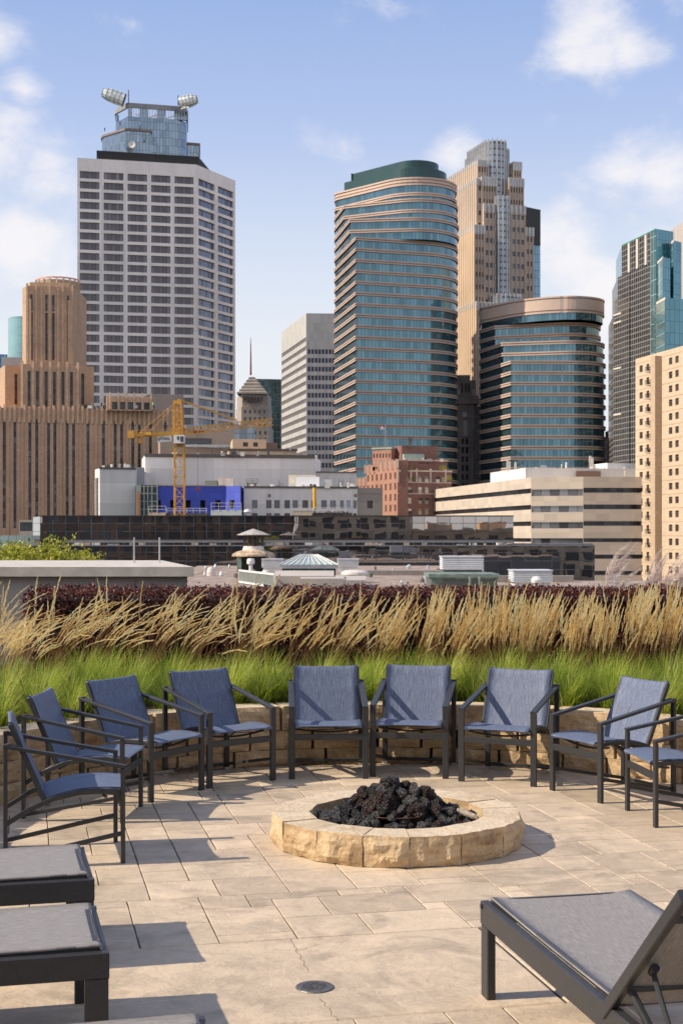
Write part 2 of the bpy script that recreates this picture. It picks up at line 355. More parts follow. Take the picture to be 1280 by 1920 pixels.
def rough_block(mb, fn, nu, nv, nw, amp, seed, frontamp=1.0, mtop=0):
    """fn(u,v,w) -> world point of a block; u along, v up, w from the front face inwards; w=0 face is rock-faced"""
    so = Vector((seed*3.17, seed*1.31, seed*.77))
    def P(i, j, k):
        u, v, w = i/nu, j/nv, k/nw; p = Vector(fn(u, v, w)); e = min(u, 1-u)*4; e2 = min(v, 1-v)*4; ed = min(1, e)*min(1, e2)
        n = mnoise.fractal((p+so)*7, 1, 2, 4); q = mnoise.noise_vector((p+so)*16)*amp*.25
        if k == 0:
            out = (Vector(fn(u, v, 0))-Vector(fn(u, v, .2))).normalized(); p = p+out*(amp*frontamp*(ed*(.75+n*1.15)-.1))
        elif j == nv: q = q*.3
        return p+q
    g = lambda a: [P(*x) for x in a]
    for i in range(nu):
        for j in range(nv): mb.face(g([(i, j, 0), (i+1, j, 0), (i+1, j+1, 0), (i, j+1, 0)]), 0)
        for k in range(nw): mb.face(g([(i, nv, k), (i+1, nv, k), (i+1, nv, k+1), (i, nv, k+1)]), mtop)
    for j in range(nv):
        for k in range(nw):
            mb.face(g([(0, j, k+1), (0, j, k), (0, j+1, k), (0, j+1, k+1)]), 0); mb.face(g([(nu, j, k), (nu, j, k+1), (nu, j+1, k+1), (nu, j+1, k)]), 0)
        for i in range(nu): mb.face(g([(i+1, j, nw), (i, j, nw), (i, j+1, nw), (i+1, j+1, nw)]), 0)

# low curved wall behind the seats
wl = thing('retaining_wall', 'low curved wall of rough tan sandstone blocks behind the ring of chairs', 'wall', (PC.x, PC.y+RW, 0))
random.seed(3); mw = MB(); z = 0
for ci, (hh, dep) in enumerate(((.135, .30), (.165, .29), (.215, .30))):
    a = R(-28)+random.uniform(0, .1)
    while a < R(205):
        da = random.uniform(.085, .19)*(1.0 if ci < 2 else 1.15); g = .004
        r0 = RW+.012*(2-ci)*-.3+random.uniform(-.006, .006); mw.tint = random.random()
        def fn(u, v, w, a=a, da=da, z=z, hh=hh, r0=r0, dep=dep):
            t = a+g+(da-2*g)*u; r = r0+dep*w; return (PC.x+r*math.cos(t), PC.y+r*math.sin(t), z+.002+(hh-.004)*v)
        rough_block(mw, fn, 10, 6, 3, .022, random.random()*50, mtop=1)
        a += da
    z += hh
mw.build('stone_block', [SAND, SANDTOP], wl, merge=True)

# ---------------------------------------------------------------- fire pit
fp_ = thing('fire_pit', 'round raised fire pit ring of split tan sandstone blocks on the paving', 'fire pit', (PC.x, PC.y, 0))
NS = 15; random.seed(21); off = R(9)
ws = [random.uniform(.82, 1.2) for _ in range(NS)]; tw = sum(ws)
for k in range(NS):
    m = MB(); a = off+2*math.pi*sum(ws[:k])/tw; da = 2*math.pi*ws[k]/tw; g = .0025; m.tint = random.random(); hh = .187+random.uniform(-.004, .004); rr = random.uniform(-.006, .006)
    def fn(u, v, w):
        t0, t1 = a, a+da
        po = Vector((math.cos(t0), math.sin(t0), 0)).lerp(Vector((math.cos(t1), math.sin(t1), 0)), g/.3+(1-2*g/.3)*u)
        r = .825+rr-(.245)*w; p = PC+po*r; return (p.x, p.y, .002+hh*v)
    rough_block(m, fn, 12, 8, 6, .026, random.random()*50, mtop=1)
    m.build('stone', [SAND, SANDTOP], fp_, merge=True)
m = MB(); m.lathe((PC.x, PC.y, 0), [(.60, .07), (.3, .09), (0, .10)], 32); m.build('pit_floor', plain('ash_bed', (.05, .04, .035), .95, var=.5, scale=20, bmp=.02), fp_)
def lavamat(name, a, b_, c):
    m, nt, b = base_mat(name); o = coord(nt, 'Object'); oi = N(nt, 'ShaderNodeObjectInfo'); ad = N(nt, 'ShaderNodeVectorMath', operation='ADD'); L(nt, o, ad.inputs[0])
    cb = N(nt, 'ShaderNodeCombineXYZ'); L(nt, math_(nt, 'MULTIPLY', oi.outputs['Random'], 40), cb.inputs[0]); L(nt, cb.outputs[0], ad.inputs[1])
    n = noise_(nt, 2.2, 8, .7, ad.outputs[0]); L(nt, ramp(nt, n, [(.38, a), (.55, b_), (.72, c)]), b.inputs['Base Color']); b.inputs['Roughness'].default_value = .5
    v = N(nt, 'ShaderNodeTexVoronoi'); v.inputs['Scale'].default_value = 5; L(nt, ad.outputs[0], v.inputs[0])
    bump(nt, b, math_(nt, 'ADD', v.outputs[0], noise_(nt, 6, 6, .75, ad.outputs[0])), 1, .16); return m
LAVA = [lavamat('lava_black', (.008, .008, .009), (.042, .039, .038), (.25, .235, .225)), lavamat('lava_brown', (.024, .013, .011), (.085, .046, .035), (.22, .15, .12)), lavamat('lava_grey', (.07, .068, .068), (.17, .16, .15), (.34, .31, .28))]  # palest tone of the black rocks paints in grey lit facets
import bmesh
def rock_mesh(seed, squash):
    bm = bmesh.new(); bmesh.ops.create_icosphere(bm, subdivisions=4, radius=1); so = Vector((seed*5.1, seed*2.3, seed*9.7))
    pl = [(Vector((random.gauss(0, 1), random.gauss(0, 1), random.gauss(0, 1))).normalized(), random.uniform(.55, .85)) for _ in range(7)]
    for v in bm.verts:
        p = v.co.copy()
        for n, d in pl:
            k = p.dot(n)
            if k > d: p -= n*(k-d)*.85
        p *= 1+.22*mnoise.fractal(v.co*1.6+so, 1, 2, 3)+.07*mnoise.fractal(v.co*7+so, 1, 2, 3)
        v.co = Vector((p.x*squash[0], p.y*squash[1], p.z*squash[2]))
    me = bpy.data.meshes.new('lava_rock'); bm.to_mesh(me); bm.free(); me.polygons.foreach_set('use_smooth', [True]*len(me.polygons)); return me
random.seed(8); RM = []
for i in range(12):
    me = rock_mesh(i, (random.uniform(.8, 1.15), random.uniform(.7, 1), random.uniform(.6, .9))); mi = (0, 1, 0, 2, 1, 1, 0, 1, 2, 2, 1, 2)[i]; me.materials.append(LAVA[mi]); RM.append((me, mi))
PLACED = []
def rock(x, y, r, z=None, me=None, label=None):
    if z is None:
        z = .085+r*.55
        for (a, b, c, q) in PLACED:
            d = math.hypot(x-a, y-b); s = (q+r)*.80
            if d < s: z = max(z, c+math.sqrt(s*s-d*d)*.82)
    PLACED.append((x, y, z, r)); me, mi = me or random.choice(RM)
    o = bpy.data.objects.new('lava_rock', me); C.objects.link(o); o.location = (PC.x+x, PC.y+y, z); o.scale = (r, r, r)
    o.rotation_euler = (random.uniform(0, 6), random.uniform(0, 6), random.uniform(0, 6))
    lab = label or {0: 'black porous lava rock heaped with others in the fire pit', 1: 'reddish brown lava rock heaped with others in the fire pit', 2: 'pale grey lava rock heaped with others in the fire pit'}[mi]
    tag(o, lab, 'lava rock', None if label else 'lava rocks heaped in the fire pit: '+['black', 'brown', 'grey'][mi]); return o
n = 0
for t in range(2000):                                    # bed of small rocks
    if n > 150: break
    a = random.uniform(0, 2*math.pi); r = .53*math.sqrt(random.random()); x, y = r*math.cos(a), r*math.sin(a); q = random.uniform(.026, .048)
    if all(math.hypot(x-p[0], y-p[1]) > (q+p[3])*.78 for p in PLACED): rock(x, y, q); n += 1
# burner pan
pn = MB(); c = (PC.x+.0, PC.y+.11, .150)
pn.lathe(c, [(0, 0), (.225, .002), (.245, .016), (.248, .014), (.228, -.003), (0, -.006)], 40)
tag(pn.build('burner_pan', plain('rusty_steel', (.16, .07, .04), .55, .4, .5, 14), smooth=False), 'rusty round metal pan under the heap of lava rock', 'pan')
MC = (.0, .14)
def mound(x, y):
    q = math.hypot((x-MC[0])/.50, (y-MC[1])/.27); return .125+.205*max(0, 1-q)**.68
HP = []
for layer, (n_, lo, hi, dz) in enumerate(((50, .050, .082, -.05), (50, .048, .094, -.005), (16, .035, .07, .025))):
    k = 0
    for t in range(3000):
        if k >= n_: break
        a = random.uniform(0, 2*math.pi); r = math.sqrt(random.random())*(.95 if layer < 2 else .5); x = MC[0]+.49*r*math.cos(a); y = MC[1]+.25*r*math.sin(a); q = random.uniform(lo, hi)
        z = mound(x, y)+dz
        if z-q*.7 < .07: z = .07+q*.7
        if all((x-p[0])**2+(y-p[1])**2+(z-p[2])**2 > ((q+p[3])*.66)**2 for p in HP): rock(x, y, q, z=z, me=random.choice(RM[:10] if layer < 2 else RM)); HP.append((x, y, z, q)); k += 1
rock(-.035, .13, .088, z=.335, me=RM[0], label='largest black lava rock at the peak of the heap')
rock(-.04, -.13, .032, z=.165, me=RM[9], label='small pale grey stone lying on the front rim of the rusty pan')
for t in range(46):
    a = random.uniform(0, 2*math.pi); r = random.uniform(.30, .52); rock(r*math.cos(a), r*math.sin(a), random.uniform(.034, .056), z=.135)
m = MB(); p = Vector((PC.x+.40, PC.y-.02, .20)); q = Vector((PC.x+.52, PC.y-.16, .17)); m.tube([p+(q-p)*t for t in (0, .2, .4, .6, .8, 1)], [.012, .019, .022, .018, .02, .010], 9)
tag(m.build('driftwood', plain('pale_wood', (.30, .25, .20), .9, var=.35, scale=30, bmp=.01), smooth=True), 'short weathered whitish stick among lava rocks at the right side of the pit', 'wood')

# leaf litter against the foot of the wall
random.seed(9); m = MB()
for i in range(150):
    a = random.gauss(R(100), R(22)); r = RW-abs(random.gauss(0, .05))-.03; x, y = PC.x+r*math.cos(a), PC.y+r*math.sin(a); s = random.uniform(.01, .022); t = random.uniform(0, 6.3); m.tint = random.random()
    e = Vector((math.cos(t), math.sin(t), random.uniform(-.2, .2)))*s; f = Vector((-math.sin(t), math.cos(t), random.uniform(-.2, .5)))*s*.5; c = Vector((x, y, .008+random.random()*.012))
    m.face([c-e, c+f, c+e, c-f])
tag(m.build('leaf_litter', leafmat('dry_leaf', [(.2, (.25, .12, .04)), (.5, (.38, .2, .07)), (.9, (.12, .05, .03))], .8, .2)), 'dry brown leaves blown against the foot of the curved wall', 'leaves', kind='stuff')
# ---------------------------------------------------------------- sling chairs and loungers
def slingmat(name, a, b_, c, sx=160, sy=9, mesh=False, rough=.55):
    m, nt, b = base_mat(name); uv = coord(nt, 'UV', (sx, sy, 1)); n = noise_(nt, 1, 3, .6, uv); n2 = noise_(nt, 1, 2, .5, coord(nt, 'UV', (sx*2.1, sy*5, 1)))
    f = math_(nt, 'ADD', math_(nt, 'MULTIPLY', n, .65), math_(nt, 'MULTIPLY', n2, .35))
    col = ramp(nt, f, [(.34, a), (.5, b_), (.66, c)])
    wv = coord(nt, 'UV', (1, 1, 1)); sp = N(nt, 'ShaderNodeSeparateXYZ'); L(nt, wv, sp.inputs[0])
    k = 220
    wx = math_(nt, 'SINE', math_(nt, 'MULTIPLY', sp.outputs[0], k*6.28)); wy = math_(nt, 'SINE', math_(nt, 'MULTIPLY', sp.outputs[1], k*6.28))
    w = math_(nt, 'MULTIPLY', wx, wy); v = math_(nt, 'MULTIPLY_ADD', w, .13, .95)
    s = N(nt, 'ShaderNodeVectorMath', operation='SCALE'); L(nt, col, s.inputs[0]); L(nt, v, s.inputs[3]); L(nt, s.outputs[0], b.inputs['Base Color'])
    b.inputs['Roughness'].default_value = rough; b.inputs['Sheen Weight'].default_value = .06; b.inputs['Sheen Roughness'].default_value = .4
    bump(nt, b, math_(nt, 'ADD', math_(nt, 'MULTIPLY', w, .3), n), .35, .002)
    if mesh:      # an open weave lets a little light through
        t = N(nt, 'ShaderNodeBsdfTranslucent'); L(nt, s.outputs[0], t.inputs[0]); mx = N(nt, 'ShaderNodeMixShader'); mx.inputs[0].default_value = .30
        L(nt, b.outputs[0], mx.inputs[1]); L(nt, t.outputs[0], mx.inputs[2]); L(nt, mx.outputs[0], nt.nodes['Material Output'].inputs[0])
    return m
BLUE = slingmat('blue_sling', (.050, .066, .115), (.095, .123, .202), (.20, .24, .34))
GREY = slingmat('grey_sling', (.24, .225, .215), (.36, .335, .32), (.54, .51, .48), 260, 14, True)
METAL = plain('charcoal_powder_coat', (.030, .031, .034), .42, .0, .10, 40, .0006, .45)
CAPM = plain('grey_plastic_glide', (.35, .35, .35), .5, 0, .1)
def sling(mb, prof, w, th=.010, nx=10, sag=.008, x0=0):
    """fabric stretched along prof [(y,z)] between x=-w/2..w/2, hemmed thicker at both edges"""
    pr = []
    for i in range(len(prof)-1):
        for k in range(3):
            t = k/3; p0 = prof[max(i-1, 0)]; p1 = prof[i]; p2 = prof[i+1]; p3 = prof[min(i+2, len(prof)-1)]
            pr.append(tuple(.5*((2*p1[j])+(-p0[j]+p2[j])*t+(2*p0[j]-5*p1[j]+4*p2[j]-p3[j])*t*t+(-p0[j]+3*p1[j]-3*p2[j]+p3[j])*t**3) for j in (0, 1)))
    pr.append(prof[-1]); n = len(pr); nrm = []; ln = [0]
    for i in range(n):
        a = pr[max(i-1, 0)]; b = pr[min(i+1, n-1)]; d = math.hypot(b[0]-a[0], b[1]-a[1]) or 1; nrm.append((-(b[1]-a[1])/d, (b[0]-a[0])/d))
        if i: ln.append(ln[-1]+math.hypot(pr[i][0]-pr[i-1][0], pr[i][1]-pr[i-1][1]))
    def P(i, j, s):
        x = (j/nx-.5); e = 1-(2*x)**4; he = th*(.5+.25*((abs(2*x)) > .93)); sg = -sag*e
        return (x0+x*w, pr[i][0]+nrm[i][0]*(s*he+sg), pr[i][1]+nrm[i][1]*(s*he+sg))
    UV = lambda i, j: ((j/nx-.5)*w, ln[i])
    xs = list(range(nx+1))
    for i in range(n-1):
        for j in range(nx):
            for s in (1, -1):
                ids = [(i, j), (i, j+1), (i+1, j+1), (i+1, j)]
                if s < 0: ids = ids[::-1]
                mb.face([P(a, b, s) for a, b in ids], 0, [UV(a, b) for a, b in ids])
        for j in (0, nx): mb.face([P(i, j, 1), P(i+1, j, 1), P(i+1, j, -1), P(i, j, -1)], 0, [UV(i, j)]*4)
    for i in (0, n-1):
        for j in range(nx): mb.face([P(i, j, 1), P(i, j+1, 1), P(i, j+1, -1), P(i, j, -1)], 0, [UV(i, j)]*4)
def make_chair():
    t = thing('sling_chair', 'x', 'chair', (0, 0, 0), 'blue sling armchairs ringed around the fire pit'); hx = .303; yr = -.70; bev = .003
    for s in (-1, 1):
        m = MB(); m.bar((s*hx, 0, .0), (s*hx, 0, .577), .050, .026, (0, 1, 0), bev=bev); m.build('leg', METAL, t)
        m = MB(); m.bar((s*hx, yr, .0), (s*hx, yr, .725), .042, .026, (0, 1, 0), bev=bev)
        r = m.build('leg', METAL, t)
        m = MB(); m.box(s*hx-.024, s*hx+.024, yr-.017, yr+.017, .0, .022); m.build('foot_glide', CAPM, r)
        m = MB()                                           # arm rising to the rear post, with a short return to the back
        m.bar((s*hx, .013, .588), (s*hx, yr-.013, .738), .050, .022, bev=bev); m.bar((s*(hx+.02), yr+.012, .735), (s*.275, yr+.012, .735), .022, .03, bev=bev); m.bar((s*.283, yr+.02, .735), (s*.283, -.60, .722), .016, .026, bev=bev); m.build('armrest', METAL, t)
        m = MB()                                           # bowed seat rail, then the low stretcher
        pts = [(s*.285, .0, .425), (s*.285, -.12, .441), (s*.285, -.26, .437), (s*.285, -.42, .405), (s*.285, -.56, .345), (s*.285, yr, .262)]
        for a, b in zip(pts, pts[1:]): m.bar(a, b, .022, .030, ext=.003, bev=.002)
        m.build('seat_rail', METAL, t)
        m = MB(); m.bar((s*.292, -.005, .178), (s*.292, yr, .045), .022, .026, bev=.002); m.build('stretcher', METAL, t)
    m = MB(); m.bar((-hx+.025, .0, .345), (hx-.025, .0, .345), .022, .050, bev=bev); m.build('front_rail', METAL, t)
    m = MB(); m.bar((-hx+.02, yr, .045), (hx-.02, yr, .045), .024, .026, bev=bev); m.build('rear_rail', METAL, t)
    m = MB()
    m.tube([(x, -.10, .405-.030*(1-(x/.28)**2)) for x in (-.28, -.2, -.1, 0, .1, .2, .28)], .009, 6); m.build('sling_spreader', METAL, t)
    m = MB(); sling(m, [(.022, .424), (.032, .438), (.010, .450), (-.12, .459), (-.26, .453), (-.38, .430), (-.470, .400), (-.492, .380)], .545, .008, sag=-.012); m.build('seat', BLUE, t, True, merge=True)
    m = MB()
    bp = [(-.462, .375), (-.505, .47), (-.56, .60), (-.618, .735), (-.670, .855)]
    for s in (-1, 1):
        for a, b in zip(bp, bp[1:]): m.bar((s*.276, *a), (s*.276, *b), .018, .030, (0, 1, 0), ext=.004, bev=.002)
    m.bar((-.27, -.455, .372), (.27, -.455, .372), .02, .02); m.bar((-.27, -.674, .852), (.27, -.674, .852), .016, .016)
    m.build('backrest_frame', METAL, t)
    m = MB(); b2 = [(y+.010, z+.003) for y, z in bp]; b2[-1] = (-.657, .862); b2.append((-.685, .866)); sling(m, b2, .540, .011, sag=-.010); m.build('backrest', BLUE, t, True, merge=True)
    return t
seats = [((216, 1577), (231, 1619), 'blue sling chair at the left end of the ring, nearest the grey loungers'),
 ((265, 1511), (228, 1544), 'second blue sling chair from the left, seen from its side behind the end chair'),
 ((280, 1505), (380, 1481), 'third blue sling chair from the left, angled, with a dark shaded back'),
 ((392, 1478), (512, 1463), 'fourth blue sling chair from the left, angled right, overlapping the chair beside it'),
 ((547, 1461), (685, 1460), 'blue sling chair facing the camera directly, left of the two middle chairs'),
 ((699, 1456), (835, 1460), 'blue sling chair straight behind the fire pit, touching the chair on its left'),
 ((864, 1465), (1001, 1475), 'third blue sling chair from the right, behind the right rim of the pit'),
 ((1032, 1481), (1129, 1507), 'second blue sling chair from the right, angled, its whole backrest in view'),
 ((1175, 1519), (1230, 1552), 'blue sling chair cut by the right edge of the photo')]
ch0 = make_chair(); first = True
for p, q, lab in seats:
    a = gp(*p); b = gp(*q); mid = (a+b)/2; d = (b-a).normalized(); f = Vector((-d.y, d.x, 0))
    if f.dot(PC-mid) < 0: f = -f
    o = ch0 if first else copy_tree(ch0); first = False
    o.location = (mid.x, mid.y, -.002); o.rotation_euler = (0, 0, math.atan2(-f.x, f.y)); o['label'] = lab

def make_lounger():
    t = thing('sun_lounger', 'x', 'sun lounger', (0, 0, 0), 'grey mesh sun loungers at the front of the terrace'); W2 = .36; Ht = .41; bev = .004; LN = 1.98; HG = 1.40
    # local: foot end at y=0, head towards +y
    for s in (-1, 1):
        m = MB(); m.bar((s*(W2-.02), -.0, Ht-.052), (s*(W2-.02), LN, Ht-.052), .040, .100, bev=bev); m.build('side_rail', METAL, t)
        for y in (.0475, LN-.0475):
            m = MB(); m.bar((s*(W2-.021), y, 0), (s*(W2-.021), y, Ht-.103), .038, .090, (0, 1, 0), bev=bev); m.build('leg', METAL, t)
        m = MB(); m.box(s*(W2-.001)-.0, s*(W2+.006), .012, .03, Ht-.03, Ht-.012) if s > 0 else m.box(-(W2+.006), -(W2-.001), .012, .03, Ht-.03, Ht-.012); m.build('bolt', METAL, t)
    for y, nm in ((.02, 'end_rail'), (LN-.02, 'end_rail')):
        m = MB(); m.bar((-W2+.041, y, Ht-.052), (W2-.041, y, Ht-.052), .036, .096, bev=bev); m.build(nm, METAL, t)
    m = MB()
    for s in (-1, 1): m.bar((s*(W2-.055), .04, Ht+.002), (s*(W2-.055), HG+.02, Ht+.002), .020, .022, bev=.002)
    m.bar((-W2+.06, .045, Ht+.002), (W2-.06, .045, Ht+.002), .020, .022); m.tube([(-W2+.05, HG-.02, Ht-.012), (W2-.05, HG-.02, Ht-.012)], .012, 8); m.build('sling_frame', METAL, t)
    m = MB(); sling(m, [(.030, Ht+.004), (.040, Ht+.016), (.2, Ht+.014), (.6, Ht+.010), (1.0, Ht+.010), (HG-.03, Ht+.012)], .64, .007, 12, .010); m.build('seat', GREY, t, True, merge=True)
    A = R(42); ca, sa = math.cos(A), math.sin(A); BL = .77
    bp = lambda k, h=0: (HG+.02+k*ca-h*sa, Ht-.005+k*sa+h*ca)
    m = MB()
    for s in (-1, 1): m.bar((s*(W2-.008), *bp(-.05)), (s*(W2-.008), *bp(BL)), .030, .046, (0, 0, 1), bev=bev)
    m.tube([(-W2+.01, *bp(.13)), (W2-.01, *bp(.13))], .014, 8); m.tube([(-W2+.01, *bp(.62)), (W2-.01, *bp(.62))], .014, 8)
    m.build('backrest_frame', METAL, t)
    m = MB(); sling(m, [bp(.0, .012), bp(.2, .010), bp(.45, .008), bp(BL-.04, .012), bp(BL-.005, .012)], .655, .007, 12, .010); m.build('backrest', GREY, t, True, merge=True)
    for s in (-1, 1):
        m = MB(); m.tube([(s*(W2-.06), *bp(.30, -.02)), (s*(W2-.06), HG+.50, Ht-.10)], .010, 8); m.tube([(s*(W2-.06), *bp(.29, -.02)), (s*(W2-.06), *bp(.33, -.02))], .015, 8); m.build('prop', METAL, t)
    m = MB(); y0 = HG+.10; m.tube([(-W2+.03, *bp(.16, -.02)), (-W2+.07, y0+.14, Ht-.03), (-W2+.14, y0+.24, Ht-.07), (0, y0+.26, Ht-.08), (W2-.14, y0+.24, Ht-.07), (W2-.07, y0+.14, Ht-.03), (W2-.03, *bp(.16, -.02))], .014, 8); m.build('support_hoop', METAL, t)
    return t
lg0 = make_lounger(); first = True
# far corner, near corner of the foot end, as seen
for (a, b, lab) in (((157, 1585), (178, 1650), 'grey mesh lounger at the left edge, the one farther back beside the end chair'),
                    ((180, 1697), (205, 1785), 'grey mesh lounger at the left edge, the nearer one with its wide black leg'),
                    ((900, 1688), (1190, 1672), 'grey mesh lounger at bottom right with its backrest raised')):
    a = gp(*a, .41); b = gp(*b, .41); mid = (a+b)/2; d = (b-a).normalized(); f = Vector((-d.y, d.x, 0))
    if a.x < 0:
        if f.x > 0: f = -f
    elif f.y > 0: f = -f
    o = lg0 if first else copy_tree(lg0); first = False
    o.location = (mid.x, mid.y, -.001); o.rotation_euler = (0, 0, math.atan2(-f.x, f.y)); o['label'] = lab
o = copy_tree(lg0); a = gp(382, 1903, .41); f = Vector((-.975, -.22, 0)); s_ = Vector((f.y, -f.x, 0)); 
if s_.y > 0: s_ = -s_
mid = a+s_*.36; o.location = (mid.x, mid.y, -.001); o.rotation_euler = (0, 0, math.atan2(-f.x, f.y)); o['label'] = 'dark end rail of a lounger cut off by the bottom edge of the photo'
# ---------------------------------------------------------------- planting
def sx(): return random.random()
soil = MB(); fp = []
n = 60
for i in range(n+1):
    a = R(-28)+R(233)*i/n; fp.append((PC.x+(RW+.26)*math.cos(a), PC.y+(RW+.26)*math.sin(a)))
for i in range(n):
    a = fp[i]; b = fp[i+1]; f_ = lambda p: (PC.x+(p[0]-PC.x)*2.6, PC.y+(p[1]-PC.y)*2.6)
    ao, bo = f_(a), f_(b); soil.face([(*a, .455), (*b, .455), (*bo, .455), (*ao, .455)])
soil.build('planting_soil', plain('soil', (.05, .035, .022), .95, var=.4, scale=9, bmp=.03), kind='structure')

def blade(m, p, yaw, lean, ln, w, curve, seg=4, t=None):
    """one ribbon of grass: leans out by lean at the root and bends over by curve at the tip"""
    m.tint = t if t is not None else random.random(); x, y = math.cos(yaw), math.sin(yaw); sd = Vector((-y, x, 0)); q = Vector(p); prev = None; a = lean
    for i in range(seg+1):
        ww = w*(1-(i/seg)**1.6)*.5+.0002; cur = (q-sd*ww, q+sd*ww)
        if prev: m.face([prev[0], prev[1], cur[1], cur[0]])
        prev = cur; a2 = lean+curve*((i+.5)/seg); q = q+Vector((x*math.sin(a2), y*math.sin(a2), math.cos(a2)))*(ln/seg)
random.seed(31); g = MB()
def inbed(x, y): return math.hypot(x-PC.x, y-PC.y) > RW+.30
tufts = []
for k in range(9000):
    x, y = random.uniform(-5.4, 6.0), random.uniform(9.6, 13.95)
    if not inbed(x, y) or math.hypot(x-PC.x, y-PC.y) > 5.4: continue
    if abs(x)/y > .40: continue
    if all((x-a)**2+(y-b)**2 > .25**2 for a, b in tufts): tufts.append((x, y))
for (x, y) in tufts:
    hh = random.uniform(.72, 1.18); tb = random.uniform(.15, .85); nb = 230 if abs(x)/y < .27 else 110
    for i in range(nb):
        yaw = random.uniform(0, 2*math.pi); r = abs(random.gauss(0, .045)); wnd = .35
        lean = abs(random.gauss(.12, .20)); ln = random.uniform(.32, .56)*hh; t = min(1, max(0, random.gauss(tb, .2))) if random.random() > .025 else 1
        yy = yaw if random.random() < .6 else random.gauss(0, .7)
        blade(g, (x+r*math.cos(yaw), y+r*math.sin(yaw), .45), yy, lean, ln, random.uniform(.0035, .008), random.uniform(.25, 1.7), 4, t)
tag(g.build('green_grass', leafmat('grass_blade', [(.0, (.07, .12, .012)), (.35, (.22, .30, .025)), (.7, (.34, .44, .04)), (.92, (.52, .56, .08)), (1, (.62, .5, .2))], .5, .5)),
    'bright green fine bladed grass spilling over the curved stone wall', 'grass', kind='stuff')
print('grass', len(g.f), len(tufts))

# feather reed grass: straw coloured plumes bent by the wind
random.seed(32); rg = MB(); rs = MB()
def reed(p, yaw, lean, ln, curve):
    x, y = math.cos(yaw), math.sin(yaw); q = Vector(p); seg = 9; pts = [q.copy()]; k = ln/seg
    for i in range(seg):
        t = (i+.5)/seg; a = lean+curve*t*t; q = q+Vector((x*math.sin(a), y*math.sin(a), math.cos(a)))*k; pts.append(q.copy())
    m = rs; m.tint = random.uniform(.0, .6); w = random.uniform(.0018, .0032)
    sd = Vector((1, 0, 0))
    for i in range(7):
        m.face([pts[i]-sd*w, pts[i]+sd*w, pts[i+1]+sd*w*.9, pts[i+1]-sd*w*.9])
    # plume over the last third: narrow spindle made of short overlapping spikelets
    m = rg; tt = random.random(); top = pts[6:]; L_ = len(top)-1; nn = 32
    fat = random.uniform(.005, .0095)
    for i in range(nn):
        t = i/nn; s = t*L_; a = int(s); f = s-a; c = top[a].lerp(top[min(a+1, L_)], f); d = (top[min(a+1, L_)]-top[a]).normalized() if a < L_ else d
        r = fat*math.sin(math.pi*min(1, (t*.93+.07))**.8)**.7+.0012
        m.tint = min(1, max(0, tt+random.uniform(-.25, .25)))
        ph = random.uniform(0, 6.28); o = Vector((math.cos(ph), math.sin(ph)*.6, math.sin(ph)*.3))*r
        e = d*(.022+.022*random.random())+o*.5
        side = d.cross(Vector((0, 1, 0))).normalized()*random.uniform(.0026, .0048)
        m.face([c-e*.3, c+o*.8+side+e*.3, c+o+e, c+o*.8-side+e*.3])
clumps = []
for row, (y0, st) in enumerate(((13.95, .40), (14.45, .36))):
    x = -4.6+row*.13
    while x < 6.2:
        clumps.append((x+random.uniform(-.06, .06), y0+random.uniform(-.08, .08))); x += st*random.uniform(.8, 1.2)
for (x, y) in clumps:
    left = min(1, max(0, (1.3-x)/2.6)); nst = int(random.uniform(19, 30)) if x > -.2 else int(random.uniform(16, 27))
    if x > .9: nst = int(nst*1.8)
    if x < -3.0: nst = int(nst*.5)
    hh = random.uniform(.93, 1.08)
    gust = random.gauss(0, .06)
    for i in range(nst):
        r = abs(random.gauss(0, .085)); a0 = random.uniform(0, 6.28)
        lean = .10+.17*left+gust+random.gauss(0, .09); cv = (.20+.75*left)*random.uniform(.5, 1.5)+gust; yaw = random.gauss(.1, .35)
        if random.random() < .12: lean = random.gauss(-.05, .12); cv = random.uniform(0, .5)
        ln = random.uniform(.62, 1.06)*hh*(1.0+.12*left)
        reed((x+r*math.cos(a0), y+r*math.sin(a0)*.6, .45), yaw, lean, ln, cv)
# a loose clump in front of the parapet at the left edge
for (x, y) in ((-3.35, 13.2), (-3.1, 12.9), (-3.5, 12.6), (-3.75, 13.5), (-3.0, 13.4)):
    for i in range(22): reed((x+random.gauss(0, .06), y+random.gauss(0, .06), .45), random.gauss(.1, .5), random.uniform(-.05, .3), random.uniform(.65, .95), random.uniform(.4, 1.6))
PL = leafmat('reed_plume', [(0, (.76, .52, .20)), (.4, (.96, .74, .34)), (.8, (.98, .84, .46)), (1, (.98, .9, .58))], .7, .55)
tag(rg.build('reed_plumes', PL), 'straw yellow feather reed plumes blown to the right above the green grass', 'reed grass', kind='stuff')
tag(rs.build('reed_stems', leafmat('reed_stem', [(0, (.13, .05, .025)), (.4, (.24, .115, .04)), (.8, (.40, .24, .08)), (1, (.5, .4, .15))], .6, .2)), 'thin reddish brown stems under the straw coloured plumes', 'reed grass', kind='stuff')
print('reed', len(rg.f), len(rs.f))

